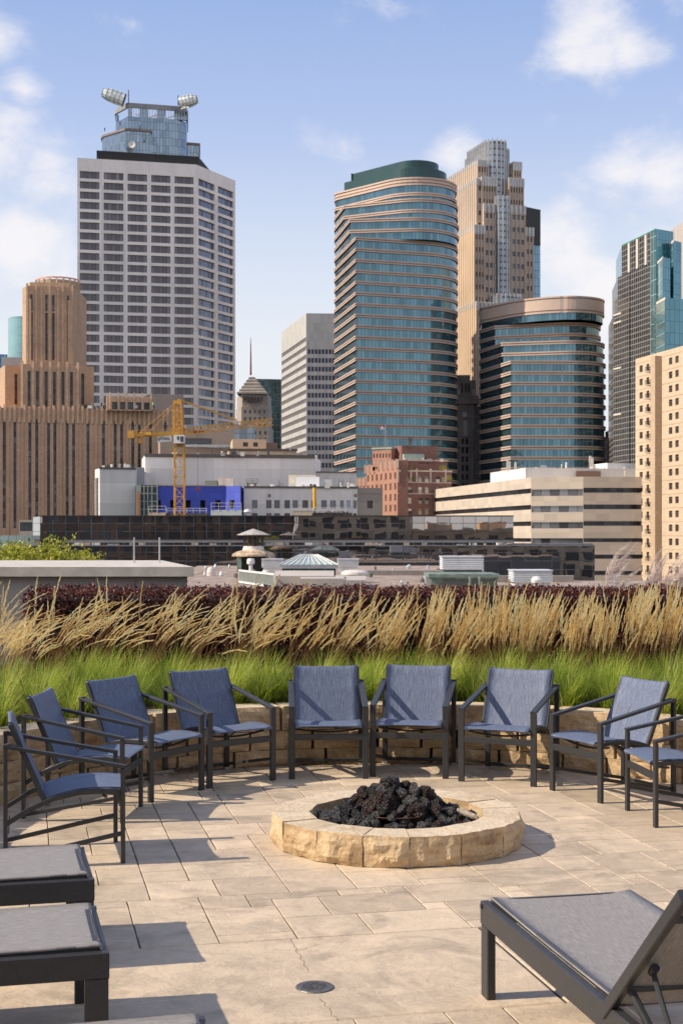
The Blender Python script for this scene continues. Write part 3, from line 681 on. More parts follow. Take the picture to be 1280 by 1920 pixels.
# clipped dark red hedge
random.seed(33); HX0, HX1, HY0, HY1, HT = -3.36, 7.0, 15.05, 16.2, 1.39
hd = thing('hedge', 'long clipped dark red barberry hedge behind the plumed grass', 'hedge', ((HX0+HX1)/2, (HY0+HY1)/2, .45))
m = MB()
def leaf(m, c, s, nrm=None):
    a = Vector((random.gauss(0, 1), random.gauss(0, 1), random.gauss(0, 1)))
    if nrm is not None: a = a*.8+Vector(nrm)
    a.normalize(); u = a.orthogonal().normalized(); r_ = random.uniform(0, 6.28); v = a.cross(u); u, v = u*math.cos(r_)+v*math.sin(r_), v*math.cos(r_)-u*math.sin(r_)
    m.tint = random.random(); c = Vector(c); m.face([c-u*s, c+v*s*.55+a*s*.15, c+u*s, c-v*s*.55+a*s*.15])
for i in range(31000):
    x = random.uniform(HX0, HX1); y = HY0+abs(random.gauss(0, .06)); z = .45+(HT-.45)*random.random()**.8
    bul = .09*mnoise.noise(Vector((x*3.2, z*3.2, 0)))
    leaf(m, (x, y-bul, z), random.uniform(.014, .027))
for i in range(19000):
    x = random.uniform(HX0, HX1); y = random.uniform(HY0, HY1); b = .05*mnoise.noise(Vector((x*3, y*3, 4)))
    leaf(m, (x, y, HT+b+random.gauss(0, .024)), random.uniform(.013, .025))
for i in range(2500): leaf(m, (HX0+random.gauss(0, .03), random.uniform(HY0, HY1), random.uniform(.45, HT)), random.uniform(.012, .022))
for i in range(260):                                     # stray sprigs above the cut
    x = random.uniform(HX0, 4.8); y = random.uniform(HY0, HY1-.5); h = random.uniform(.02, .10)
    for k in range(7): leaf(m, (x+random.gauss(0, .012), y+random.gauss(0, .012), HT+h*k/6), random.uniform(.009, .016))
m.build('foliage', leafmat('hedge_leaf', [(0, (.022, .007, .006)), (.45, (.066, .016, .012)), (.85, (.16, .036, .022)), (1, (.28, .08, .035))], .45, .22), hd)
m = MB(); m.box(HX0+.1, HX1, HY0+.14, HY1, .45, HT-.08); m.build('hedge_core', plain('dark_hedge_core', (.02, .01, .01), .95, var=.5, scale=20, bmp=.05), hd)  # solid dark core, put in so the hedge isn't see-through

# silky pale plumes behind the hedge at the right
random.seed(34); PMAT = leafmat('silver_plume', [(0, (.55, .42, .38)), (.5, (.74, .63, .58)), (1, (.86, .78, .72))], .6, .5)
STM = leafmat('plume_stem', [(0, (.3, .2, .1)), (1, (.45, .35, .2))], .6, .2)
for k, (px, lab, cnt, topy) in enumerate(((1118, 'tall pale silky grass plumes above the hedge, the left clump', 9, 1032), (1190, 'pale silky grass plumes above the hedge between the other two clumps', 12, 1052), (1248, 'pale silky grass plumes above the hedge beside the beige apartment block', 16, 1048))):
    y = 16.6; x = X(px, y); t = thing('plume_grass', lab, 'ornamental grass', (x, y, .45), 'silky plume grasses behind the hedge'); m = MB(); ms = MB()
    for i in range(cnt):
        bx = x+random.gauss(0, .10); top = Z(topy, y)+random.uniform(-.26, .02)-.45; lean = random.uniform(.0, .22); q = Vector((bx, y+random.gauss(0, .1), .45)); pts = [q.copy()]; cvv = random.uniform(.5, 1.1)
        for s in range(12):
            a = lean+cvv*max(0, (s-6)/6)**1.3; q = q+Vector((math.sin(a), 0, math.cos(a)))*(top/10.6); pts.append(q.copy())
        ms.tint = random.random()
        for a, b in zip(pts, pts[1:]): ms.face([a-Vector((.0015, 0, 0)), a+Vector((.0015, 0, 0)), b+Vector((.0012, 0, 0)), b-Vector((.0012, 0, 0))])
        for s in range(8, 12):
            for w in range(60):
                f = random.random(); c = pts[s].lerp(pts[s+1], f); d = (pts[s+1]-pts[s]).normalized(); u = ((s-8)+f)/4; sp_ = .06*math.sin(math.pi*min(1, u*.85+.12))
                o = Vector((random.uniform(-.4, 1), random.uniform(-1, 1), random.uniform(-1, .1)))*sp_; e = c+d*random.uniform(.03, .08)+o; sd = Vector((.0022, 0, .0014)); m.tint = random.random()
                m.face([c-sd, c+sd, e+sd*.5, e-sd*.5])
    m.build('plume', PMAT, t); ms.build('stem', STM, t)
# ---------------------------------------------------------------- the city beyond
SZ0 = -22.0                                             # street level
g = MB(); g.face([(-2500, -600, SZ0), (2500, -600, SZ0), (2500, 4000, SZ0), (-2500, 4000, SZ0)]); g.build('ground', plain('street_asphalt', (.06, .06, .06), .9, scale=.05), kind='structure')
def P(px, d): return (X(px, d), d)
def lerp2(a, b, t): return (a[0]+(b[0]-a[0])*t, a[1]+(b[1]-a[1])*t)
def tpx(A, B, px):
    k = (px-640)/F; return (k*A[1]-A[0])/((B[0]-A[0])-k*(B[1]-A[1]))
def upx(A, B, px): return tpx(A, B, px)*math.hypot(B[0]-A[0], B[1]-A[1])
def dpx(A, B, px): return lerp2(A, B, tpx(A, B, px))[1]
class Bld:
    def __init__(s, name, label, cat, x, y, group=None): s.root = thing(name, label, cat, (x, y, SZ0), group); s.w = MB(); s.win = []
    def fac(s, A, B, z0, z1, cols, rows, rec=.25, mi=0, g=0, name='window', skip=None, rmi=None):
        """wall from A (left) to B (right as seen from outside) with recessed openings at cols (u0,u1) x rows (v0,v1)"""
        ln = math.hypot(B[0]-A[0], B[1]-A[1]); ex = ((B[0]-A[0])/ln, (B[1]-A[1])/ln); n = (ex[1], -ex[0])
        pt = lambda u, v, r=0: (A[0]+ex[0]*u-n[0]*r, A[1]+ex[1]*u-n[1]*r, v)
        q = lambda u0, u1, v0, v1, m=mi: s.w.face([pt(u0, v0), pt(u1, v0), pt(u1, v1), pt(u0, v1)], m, [(u0, v0), (u1, v0), (u1, v1), (u0, v1)]) if u1-u0 > 1e-4 and v1-v0 > 1e-4 else None
        rows = sorted(r for r in rows if r[1] <= z1 and r[0] >= z0); cols = sorted(c for c in cols if c[0] >= -1e-4 and c[1] <= ln+1e-4); v = z0; rm = mi if rmi is None else rmi
        for j, (a, b) in enumerate(rows):
            q(0, ln, v, a); u = 0
            for i, (c, d) in enumerate(cols):
                q(u, c, a, b); u = d
                if skip and skip(i, j): q(c, d, a, b); continue
                for e in (((c, a), (c, b)), ((c, b), (d, b)), ((d, b), (d, a)), ((d, a), (c, a))):
                    s.w.face([pt(*e[0]), pt(*e[1]), pt(*e[1], rec), pt(*e[0], rec)], rm)
                s.win.append((name, g, [pt(c, a, rec), pt(d, a, rec), pt(d, b, rec), pt(c, b, rec)], [(0, 0), (d-c, 0), (d-c, b-a), (0, b-a)], (d-c)*(b-a)))
            q(u, ln, a, b); v = b
        q(0, ln, v, z1)
    def vol(s, fp, z0, z1, fac={}, mi=0, top=1, roofmi=None):
        n = len(fp)
        for i in range(n):
            A, B = fp[i], fp[(i+1) % n]
            if i in fac: s.fac(A, B, z0, z1, **fac[i])
            else: s.fac(A, B, z0, z1, [], [], mi=mi)
        if top: s.w.face([(*p, z1) for p in fp], mi if roofmi is None else roofmi)
    def done(s, wallmats, glasses, wname='wall'):
        s.w.build(wname, wallmats, s.root)
        names = {}
        for w in s.win: names.setdefault(w[0], []).append(w)
        for nm, ws in names.items():
            ws.sort(key=lambda w: -w[4]/(w[2][0][1]**2)-(.0001 if abs(w[2][0][0]/w[2][0][1]) < .24 else 0))
            for i, w in enumerate(ws[:100]):
                m = MB(); m.face(w[2], 0, w[3]); m.build(nm, glasses[w[1]], s.root)
            if len(ws) > 100:
                used = sorted({w[1] for w in ws[100:]}); m = MB()
                for w in ws[100:]: m.face(w[2], used.index(w[1]), w[3])
                m.build(nm, [glasses[u] for u in used], s.root, kind='stuff')
def cols_even(u0, u1, n, frac): w = (u1-u0)/n; return [(u0+w*i+w*(1-frac)/2, u0+w*(i+1)-w*(1-frac)/2) for i in range(n)]
def rows_even(z1, pitch, h, n): return [(z1-pitch*i-h, z1-pitch*i) for i in range(n)]
def back(L_, Rr, dep):      # two points behind the line L-R
    l = math.hypot(Rr[0]-L_[0], Rr[1]-L_[1]); n = (-(Rr[1]-L_[1])/l, (Rr[0]-L_[0])/l); return [(Rr[0]+n[0]*dep, Rr[1]+n[1]*dep), (L_[0]+n[0]*dep, L_[1]+n[1]*dep)]
def offp(fp, o):
    n = len(fp); r = []
    for i in range(n):
        a, b, c = fp[i-1], fp[i], fp[(i+1) % n]; e1 = (b[0]-a[0], b[1]-a[1]); e2 = (c[0]-b[0], c[1]-b[1]); l1 = math.hypot(*e1) or 1; l2 = math.hypot(*e2) or 1
        n1 = (e1[1]/l1, -e1[0]/l1); n2 = (e2[1]/l2, -e2[0]/l2); k = 1+n1[0]*n2[0]+n1[1]*n2[1]; k = max(k, .3); r.append((b[0]+(n1[0]+n2[0])/k*o, b[1]+(n1[1]+n2[1])/k*o))
    return r
def fillet(fp, rad, n=12):
    out = []; m = len(fp)
    for i, r in zip(range(m), rad):
        b = fp[i]
        if not r: out.append(b); continue
        a, c = fp[i-1], fp[(i+1) % m]; u = (a[0]-b[0], a[1]-b[1]); v = (c[0]-b[0], c[1]-b[1]); lu, lv = math.hypot(*u), math.hypot(*v); u = (u[0]/lu, u[1]/lu); v = (v[0]/lv, v[1]/lv)
        ang = math.acos(max(-1, min(1, u[0]*v[0]+u[1]*v[1]))); t = min(r/math.tan(ang/2), lu*.97, lv*.97); rr = t*math.tan(ang/2); bis = (u[0]+v[0], u[1]+v[1]); lb = math.hypot(*bis); dc = rr/math.sin(ang/2); cx, cy = b[0]+bis[0]/lb*dc, b[1]+bis[1]/lb*dc
        p0 = (b[0]+u[0]*t, b[1]+u[1]*t); p1 = (b[0]+v[0]*t, b[1]+v[1]*t); a0 = math.atan2(p0[1]-cy, p0[0]-cx); a1 = math.atan2(p1[1]-cy, p1[0]-cx)
        while a1-a0 > math.pi: a1 -= 2*math.pi
        while a1-a0 < -math.pi: a1 += 2*math.pi
        out += [(cx+rr*math.cos(a0+(a1-a0)*k/n), cy+rr*math.sin(a0+(a1-a0)*k/n)) for k in range(n+1)]
    return out
def ringwall(mb, fp, prof, mi=0, caps=True):
    """sweep a band profile [(outward, z)...] round a footprint"""
    rs = [[(*p, z) for p in offp(fp, o)] for o, z in prof]; n = len(fp)
    for k in range(len(rs)-1):
        u = 0; pm = mi[k] if isinstance(mi, (list, tuple)) else mi
        for i in range(n):
            j = (i+1) % n; l = math.hypot(fp[j][0]-fp[i][0], fp[j][1]-fp[i][1])
            mb.face([rs[k][i], rs[k][j], rs[k+1][j], rs[k+1][i]], pm, [(u, prof[k][1]), (u+l, prof[k][1]), (u+l, prof[k+1][1]), (u, prof[k+1][1])]); u += l
    if caps: mb.face(rs[-1], mi[-1] if isinstance(mi, (list, tuple)) else mi)

# ---- tall pale office tower with a grid of dark windows
b = Bld('office_tower', 'tall pale grey office tower with wide dark window grid and blue glass crown', 'tower', -90, 640)
A, B_, C_ = P(145, 600), P(368.5, 611.2), P(441, 638.7); top = Z(295, 600); fp = [A, B_, C_, (C_[0]-30, C_[1]+40), (A[0]+5, A[1]+60)]
lnA = math.hypot(B_[0]-A[0], B_[1]-A[1]); lnB = math.hypot(C_[0]-B_[0], C_[1]-B_[1])
ca = [(upx(A, B_, a), upx(A, B_, c)) for a, c in ((149.8, 186.5), (194.5, 231.4), (239.3, 275.8), (283.5, 319.6), (327.2, 363))]
cb = [(upx(B_, C_, a), upx(B_, C_, c)) for a, c in ((372, 402.7), (408.6, 437.8))]
rw = rows_even(Z(319.5, 600), 4.31, 3.05, 38)
b.vol(fp, SZ0, top, {0: dict(cols=ca, rows=rw, rec=.9), 1: dict(cols=cb, rows=rw, rec=.9, g=1)}, roofmi=0)
PALE = wallmat('pale_precast', (.74, .71, .69), lnA/5, 30, (.55, .53, .51), .16, .05)
b.done(PALE, [glass('tower_glass', (.125, .117, .128), 1.64, 0, (.03, .03, .032), .2, .55, .18, .6, col2=(.20, .185, .18)), glass('tower_glass_side', (.14, .155, .20), 1.64, 0, (.03, .03, .035), .2, .7, .12, .8)])
# roof screen and crown
CG = glass('crown_glass', (.25, .32, .38), 1.35, 3.3, (.14, .17, .2), .16, .85, .1, .35, .05, .3); CGL = CG
m = MB(); D0 = 612
sc = [P(181, 603), P(372, 613), P(397, 640), (P(397, 640)[0]-12, 660), (P(181, 603)[0]+8, 655)]
m.prism(sc, top-.5, Z(288, 605)+1.0); m.build('roof_screen', wallmat('black_louvre', (.02, .02, .022), 2, .8, (.05, .05, .05), .12), b.root)
def crown(fpp, zt, zb, name='crown', mat=CG, cap=(.20, .15, .12)):
    m = MB(); ringwall(m, fpp, [(0, zb), (0, zt)], 0, False); m.build(name, mat, b.root, smooth=False)
    m = MB(); ringwall(m, fpp, [(-.05, zt), (.5, zt), (.5, zt+.9), (-.4, zt+.9)], 0, True); m.build('roof_edge', plain('crown_edge', cap, .6, scale=.5), b.root)
zb = Z(285, 610)-1
f1 = fillet([P(190, 622), P(235, 611), P(283, 614), P(283, 640), P(200, 650)], [9, 0, 0, 0, 0], 8); crown(f1, Z(244, 611), zb, 'lower_drum')
f2 = fillet([P(216.5, 624), P(240, 614), P(351, 620), P(351, 655), P(222, 660)], [5, 0, 7, 6, 0], 8)
zt = Z(196, 617)
# open lantern at the top: the glass stops below a row of openings
zo = Z(221, 617); m = MB(); ringwall(m, f2, [(0, zb), (0, zo)], 0, True); m.build('crown', CG, b.root)
m = MB(); ringwall(m, f2, [(.0, zt-2.0), (.4, zt-2.0), (.4, zt), (-.6, zt), (-.6, zt-2), (0, zt-2)], 0, False); m.build('roof_edge', plain('crown_edge2', (.25, .25, .26), .6, scale=.5), b.root)
A2, B2 = f2[9], P(330, 618.6)
for pxa, pxb in ((240, 247.5), (262, 278), (294, 310), (327, 351)):
    a_, b_ = lerp2(A2, (P(351, 620)), (pxa-240)/111), lerp2(A2, P(351, 620), (pxb-240)/111); m = MB(); m.prism([a_, b_, *back(a_, b_, 1.2)], zo, zt-2.0); m.build('lantern_pier', CG, b.root)
m = MB(); m.prism([f2[0], f2[8], (f2[8][0], f2[8][1]+1.5), (f2[0][0]+1.5, f2[0][1])], zo, zt-2.0); m.build('lantern_side', CG, b.root)
m = MB()
for i in range(22): a_ = lerp2(A2, P(351, 620), i/22); m.bar((*a_, zo), (*a_, zt-2), .22, .22)
for px in (270, 302):
    a_ = lerp2(A2, P(351, 620), (px-240)/111); m.bar((a_[0]-5, a_[1]+8, zo), (a_[0]+5, a_[1]+8, zt-2), .5, .5); m.bar((a_[0]+5, a_[1]+8, zo), (a_[0]-5, a_[1]+8, zt-2), .5, .5)
m.build('lantern_frame', plain('white_steel', (.6, .6, .6), .5), b.root)
f3 = fillet([P(346, 628), P(373, 630), P(373, 650), P(346, 650)], [0, 0, 0, 0]); crown(f3, Z(271, 629), zb, 'side_drum')
def scoop(c, axis, ln, r, nm):                           # ribbed translucent half shell leaning outwards
    axis = Vector(axis).normalized(); side = axis.cross(Vector((0, 0, 1))).normalized(); up = side.cross(axis).normalized(); c = Vector(c); n = 9; sg = 5
    pt = lambda i, j, q=1.0: c+axis*(ln*i/sg)+(side*math.cos(math.pi*(1.62*j/n-.31))+up*math.sin(math.pi*(1.62*j/n-.31)))*r*q*(1, 1, 1, .97, .86, .62)[i]
    m = MB(); fr = MB()
    for i in range(sg):
        for j in range(n):
            m.face([pt(i, j), pt(i+1, j), pt(i+1, j+1), pt(i, j+1)]); m.face([pt(i, j, .97), pt(i+1, j, .97), pt(i+1, j+1, .97), pt(i, j+1, .97)])
    o = m.build('scoop_panel', plain('pale_green_panel', (.72, .80, .73), .4, .2, .25, .6), b.root)
    for i in range(sg+1):
        for j in range(n): fr.bar(pt(i, j, 1.03), pt(i, j+1, 1.03), .11, .11)
    for j in range(0, n+1, 3):
        for i in range(sg): fr.bar(pt(i, j, 1.03), pt(i+1, j, 1.03), .09, .09)
    for j in range(0, n, 2): fr.bar(pt(0, j), c, .3, .3)
    fr.build('scoop_rib', plain('dark_steel', (.06, .07, .06), .5), o)
scoop((X(234, 614), 612, Z(190, 614)), (-1.25, -.15, .42), 9.6, 2.9, 'l'); scoop((X(338, 617), 614, Z(197, 617)), (1.25, -.1, .28), 7.8, 2.7, 'r')
for px, y0, y1 in ((241, 168, 192), (334, 178, 198)): m = MB(); m.bar((X(px, 613), 613, Z(y1, 613)), (X(px, 613), 613, Z(y0, 613)), .35, .35); m.build('antenna', plain('dark_steel', (.06, .07, .06), .5), b.root)
for px, y0, y1, dd in ((197, 240, 246, 611), (226, 228, 236, 612), (263, 236, 243, 613), (274, 258, 262, 612)): m = MB(); m.bar((X(px, dd), dd-1, Z(y1, dd)), (X(px, dd), dd-1, Z(y0, dd)), .4, .4); m.build('antenna', MATS['dark_steel'], b.root)
m = MB(); c = (X(247, 608), 608, Z(270, 608)); n = 18
for i in range(n):
    a, q = 2*math.pi*i/n, 2*math.pi*(i+1)/n; m.face([(c[0], c[1]+.4, c[2]), (c[0]+1.5*math.cos(a), c[1], c[2]+1.5*math.sin(a)), (c[0]+1.5*math.cos(q), c[1], c[2]+1.5*math.sin(q))]); m.face([(c[0], c[1]+.7, c[2]), (c[0]+1.5*math.cos(q), c[1], c[2]+1.5*math.sin(q)), (c[0]+1.5*math.cos(a), c[1], c[2]+1.5*math.sin(a))])
m.bar((c[0], c[1]+.5, c[2]), (c[0], c[1]+2, c[2]-2), .3, .3); m.build('satellite_dish', plain('dish_cream', (.7, .66, .58), .5), b.root)

# ---- curved teal towers with tan bands
TEAL = glass('teal_glass', (.125, .225, .275), 1.25, 0, (.03, .08, .10), .10, .80, .07, .38, .05, .22)
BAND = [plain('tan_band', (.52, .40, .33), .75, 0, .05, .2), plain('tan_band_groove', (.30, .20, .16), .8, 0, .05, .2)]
def curved(nm, label, px0, Hc, Dprow, levels, fpf, pitch, bh, topband, ztop, nfl, extra=None):
    b = Bld(nm, label, 'tower', px0, 500)
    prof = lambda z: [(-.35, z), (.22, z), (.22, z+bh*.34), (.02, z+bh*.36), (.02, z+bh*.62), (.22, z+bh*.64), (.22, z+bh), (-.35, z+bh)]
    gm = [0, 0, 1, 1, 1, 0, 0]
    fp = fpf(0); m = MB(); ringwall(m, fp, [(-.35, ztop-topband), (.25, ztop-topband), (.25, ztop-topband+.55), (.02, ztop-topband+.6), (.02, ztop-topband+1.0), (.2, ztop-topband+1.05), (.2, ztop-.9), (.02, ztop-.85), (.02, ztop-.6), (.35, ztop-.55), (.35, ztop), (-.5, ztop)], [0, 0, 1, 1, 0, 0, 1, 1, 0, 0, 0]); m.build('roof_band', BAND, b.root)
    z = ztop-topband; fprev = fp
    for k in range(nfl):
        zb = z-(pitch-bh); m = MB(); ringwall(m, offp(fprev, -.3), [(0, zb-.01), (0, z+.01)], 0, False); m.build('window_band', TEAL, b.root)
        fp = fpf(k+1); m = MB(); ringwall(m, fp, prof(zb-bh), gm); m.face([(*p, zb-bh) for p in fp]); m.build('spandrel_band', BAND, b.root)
        z = zb-bh; fprev = fp
    m = MB(); ringwall(m, offp(fprev, -.3), [(0, SZ0), (0, z+.01)], 0, False); m.build('lower_wall', TEAL, b.root)
    return b
K = P(627, 518)
def fA(k):
    if k < 2: f = fillet([K, (40.9, 473.5), (41.0, 545), (2, 585)], [5, 14.5, 12, 0], 18)
    else:
        if k < 4: cn, ey, r = (.93, 498.4), 478.9, 15
        elif k < 6: cn, ey, r = (2.9, 486.6), 481.5, 16
        else: cn, ey, r = (4.86, 480), 491.5, 16
        f = fillet([K, cn, (40.9, ey), (41.0, 545), (2, 585)], [0, 0, r, 12, 0], 18)
    return f
b1 = curved('office_tower', 'tall teal glass tower with tan bands, rounded right side and dark green cap', 20, 0, 480, 0, fA, 3.71, 1.15, 2.7, Z(362, 518), 36)
f = fA(0); zt = Z(362, 518)
m = MB(); ringwall(m, offp(f, -3.4), [(0, zt-1), (0, zt+4.2), (-.3, zt+4.3)], 0, True); GC = wallmat('green_cap', (.009, .052, .060), 3.0, 20, (.007, .038, .045), .12, .05, .35); m.build('roof_cap', GC, b1.root)
m = MB(); ringwall(m, offp(f, -6.2), [(0, zt+4), (0, zt+7.6), (-.3, zt+7.7)], 0, True); m.build('roof_cap', GC, b1.root)
K2 = P(899, 509)
def fB(k):
    bk = [(91.5, 540), (59, 568)]
    if k < 1: return fillet([K2, (64, 486.5), (91.2, 480), *bk], [6, 30, 13, 12, 0], 16)
    if k < 3: cn, ey = (53.6, 498), 485
    elif k < 5: cn, ey = (55.3, 488), 479
    else: cn, ey = (57.1, 480), 481
    return fillet([K2, cn, (91.2, ey), *bk], [0, 0, 13, 12, 0], 16)
b2 = curved('office_tower', 'shorter teal glass tower with tan bands and a deep tan top band', 60, 0, 480, 0, fB, 3.60, 1.2, 5.6, Z(577, 509), 22)

# ---- stepped art-deco revival tower, sunlit gold put into the side colour, silver ribs
b = Bld('skyscraper', 'stepped golden stone skyscraper with a silver ribbed centre, between the two teal towers', 'tower', 60, 620)
O = P(895, 600); e1 = (.948, .317); e2 = (-.317, .948)
def WL(u, v): return (O[0]+e1[0]*u+e2[0]*v, O[1]+e1[1]*u+e2[1]*v)
def upw(px, v=0):
    A = WL(0, v); B = WL(40, v); return upx(A, B, px)
wl_g = [glass('deco_glass', (.10, .12, .15), 0, 0, metal=.6, rough=.15, var=.6), glass('silver_glass', (.30, .36, .42), 0, 0, metal=.8, rough=.12, var=.4)]
def wvol(pxa, pxb, py, v0=0, dep=20, n=5, mi=0, ribs=1, zb=SZ0, frac=.5, rib_mi=2, vis=None, side=1, crown=5, crowh=.15, g=0, pitch=5.2, wh=2.0, fmi=0):
    ua, ub = upw(pxa, v0), upw(pxb, v0); A, B = WL(ua, v0), WL(ub, v0); zt = CH+(HY-py)/F*A[1]; fpv = [A, B, WL(ub, v0+dep), WL(ua, v0+dep)]
    lo = max(zb, -5); nr = int((zt-crown-lo)/pitch)
    w = ub-ua; rws = [(zt-crown-pitch*i-wh, zt-crown-pitch*i) for i in range(nr)]
    b.vol(fpv, zb, zt, {0: dict(cols=cols_even(w*.06, w*.94, n, frac), rows=rws, rec=.35, mi=fmi, g=g)}, mi=mi, roofmi=2)
    ex = Vector((*e1, 0)); ny = Vector((e1[1], -e1[0], 0)); m = b.w
    for i in range(n+1):                                                    # ribs between the window columns, silver finials on top
        u = ua+w*.06+w*.88*i/n; p = WL(u, v0-.12); m.bar((*p, lo), (*p, zt-crown*.9), .45*ribs+.1, .34, ny, 3 if fmi == 0 else rib_mi); m.bar((*p, zt-crown*.9), (*p, zt+crowh), .9*ribs+.1, .5, ny, 2)
    if side:
        ns = max(2, int(dep/2.2))
        for i in range(ns+1):
            p = WL(ua-.12, v0+dep*i/ns); m.bar((*p, lo), (*p, zt-crown*.5), .3, .55, ny, 1); m.bar((*p, zt-crown*.5), (*p, zt+crowh), .34, .9, ny, 2)
# parts of the mass, back to front
wvol(880, 895, 308, 16, 22, 2, zb=60, side=0, mi=1)
wvol(895, 912, 299, 2, 40, 3, crown=3)
wvol(962, 977, 303, 2, 30, 3, crown=4)
wvol(903, 931, 331, -1, 30, 5, crown=4, side=1)
wvol(954, 982, 333, -1, 30, 5, crown=4)
wvol(893, 906, 334, -.5, 46, 1, crown=3)
wvol(860.5, 879, 388, 22, 30, 3, crown=4, mi=1)
wvol(907, 933, 381, -3, 30, 3, crown=4, frac=.6)
wvol(957, 985, 384, -3, 30, 3, crown=4, frac=.6)
wvol(889, 908, 421, -5, 46, 3, crown=4, mi=1)
wvol(985, 999.5, 426, -2, 30, 2, crown=4)
wvol(893, 935, 565, -9, 40, 5, crown=4, mi=1)
# silver central bay with rounded top
for (pa, pb, py, v0, cr) in ((913, 961, 276, 3, 3), (917, 954, 261, 1.5, 4), (933, 958, 366, -5.2, 2), (930, 985, 551, -10, 5)):
    ua, ub = upw(pa, v0), upw(pb, v0); zt = CH+(HY-py)/F*WL(ua, v0)[1]; w = ub-ua
    f = fillet([WL(ua, v0), WL(ub, v0), WL(ub, v0+24), WL(ua, v0+24)], [w*.42, w*.42, 0, 0], 6); ringwall(b.w, f, [(0, -5), (0, zt), (-.5, zt)], 5, True)
    nf = len(f); acc = 0.0
    for i in range(nf):
        p, q = f[i], f[(i+1) % nf]; l = math.hypot(q[0]-p[0], q[1]-p[1]); s_ = -acc % 1.9; acc += l
        while s_ < l:
            c = lerp2(p, q, s_/l); s_ += 1.9; b.w.bar((*c, -5), (*c, zt+(.8 if cr > 2 else .3)), .62, .62, (0, 1, 0), 2)
# sloping left shoulder of the top
A_ = WL(upw(895, 2), 2)
b.done([plain('shaded_stone', (.40, .335, .29), .7, scale=.1, var=.06), plain('sunlit_stone', (.56, .42, .29), .7, scale=.1, var=.06), plain('silver_rib', (.48, .47, .46), .45, .2, scale=.2), plain('golden_rib', (.44, .335, .245), .7, scale=.1), wl_g[0], glass('silver_glass_band', (.26, .31, .36), 0, 2.6, (.10, .11, .12), .7, .6, .2, .3)], wl_g)  # one stone split into a sunlit gold and a shaded grey colour
# dark topped tower right behind it
b = Bld('office_tower', 'narrow blue glass tower with a dark block on top, behind the stepped skyscraper', 'tower', 95, 700)
f = [P(984, 640), P(1012.5, 646), (P(1012.5, 646)[0]-1, 670), (P(984, 640)[0], 670)]; b.vol(f, SZ0, Z(455, 640), {}, mi=0)
f2 = [P(985, 639), P(1013, 645), (P(1013, 645)[0]-1, 672), (P(985, 639)[0], 672)]; b.vol(f2, Z(455, 640)+.01, Z(388, 640), {}, mi=1)
b.done([glass('blue_curtain', (.16, .27, .36), 1.6, 3.6, (.08, .12, .16), .2, .85, .1, .3), plain('charcoal_cladding', (.035, .033, .036), .6)], [])

# ---- grey striped tower
b = Bld('office_tower', 'grey office tower with slanting dark window stripes left of the tall teal tower', 'tower', -10, 540)
c = P(574, 520); l = P(527.5, 569); r = P(660, 521); zt = Z(587, 520); f = [l, c, r, (r[0]-8, r[1]+45), (l[0]+3, l[1]+2)]
s_l = math.hypot(c[0]-l[0], c[1]-l[1]); rr = rows_even(Z(654.5, 520), 3.2, 1.75, 26); s_r = r[0]-c[0]
b.vol(f, SZ0, zt, {0: dict(cols=[(.6, s_l-.35)], rows=rows_even(Z(636, 520)+.9, 3.2, 1.5, 27), rec=.18, g=1, name='window_band'), 1: dict(cols=[(.55+1.28*i, .55+1.28*i+1.0) for i in range(12)], rows=rr, rec=.3, g=0, mi=1)})
b.done([wallmat('light_grey_stone', (.43, .43, .42), 1.3, 3.2, (.40, .39, .38), .06, .03), wallmat('blue_grey_stone', (.36, .37, .40), 1.28, 3.2, (.28, .28, .3), .08, .03)], [glass('navy_glass', (.022, .025, .05), 0, 0, metal=.4, rough=.15), glass('grey_band_glass', (.20, .19, .19), 1.3, 0, (.14, .13, .13), .1, .3, .3, .3)])

# ---- obelisk tower with lettering and spire
b = Bld('obelisk_tower', 'small stone obelisk tower with a pyramid roof, spire and big letters', 'tower', -48, 760)
D1 = 750
for (pa, pb, py, k) in ((441, 505, 800, 0), (442.5, 503, 762, .5), (444, 501.5, 738, 1)):
    A_ = P(pa+10, D1+k); B_ = P(pb, D1+k+1); Lf = P(pa, D1+k+18); fpv = [Lf, A_, B_, (B_[0]+1, B_[1]+20), (Lf[0]+1, Lf[1]+5)]; w = B_[0]-A_[0]
    b.vol(fpv, SZ0 if k == 0 else Z(820, D1), Z(py, D1), {1: dict(cols=cols_even(.8, w-.8, 5, .42), rows=rows_even(Z(768, D1) if k < 1 else Z(758, D1), 3.75, 1.9, 9 if k < 1 else 3), rec=.3)} if k < 1 else {})
apx = X(470, D1+8); st = [(444, 501, 738), (448, 497, 733), (452, 492, 727), (456, 487, 721), (460, 482, 714), (464, 477, 708), (467, 474, 703)]
for i in range(len(st)-1):
    a0, a1, y0 = st[i]; c0, c1, y1 = st[i+1]; q = [(X(a0, D1), D1+i*1.4), (X(a1, D1), D1+i*1.4), (X(a1, D1), D1+18-i*1.4), (X(a0, D1), D1+18-i*1.4)]; q2 = [(X(c0, D1), D1+(i+1)*1.4), (X(c1, D1), D1+(i+1)*1.4), (X(c1, D1), D1+16.6-i*1.4), (X(c0, D1), D1+16.6-i*1.4)]
    ym = y0+(y1-y0)*.62; b.w.prism(q, Z(y0, D1), Z(ym, D1), 1)
    for j in range(4): b.w.face([(*q[j], Z(ym, D1)+.01), (*q[(j+1) % 4], Z(ym, D1)+.01), (*q2[(j+1) % 4], Z(y1, D1)), (*q2[j], Z(y1, D1))], 1)
b.done([wallmat('limestone', (.34, .295, .25), 1.2, .9, (.27, .23, .20), .1, .08), plain('limestone_roof', (.27, .24, .21), .8, scale=.3, var=.2, bmp=.05)], [glass('small_glass', (.05, .055, .07), 0, 0, metal=.4)])
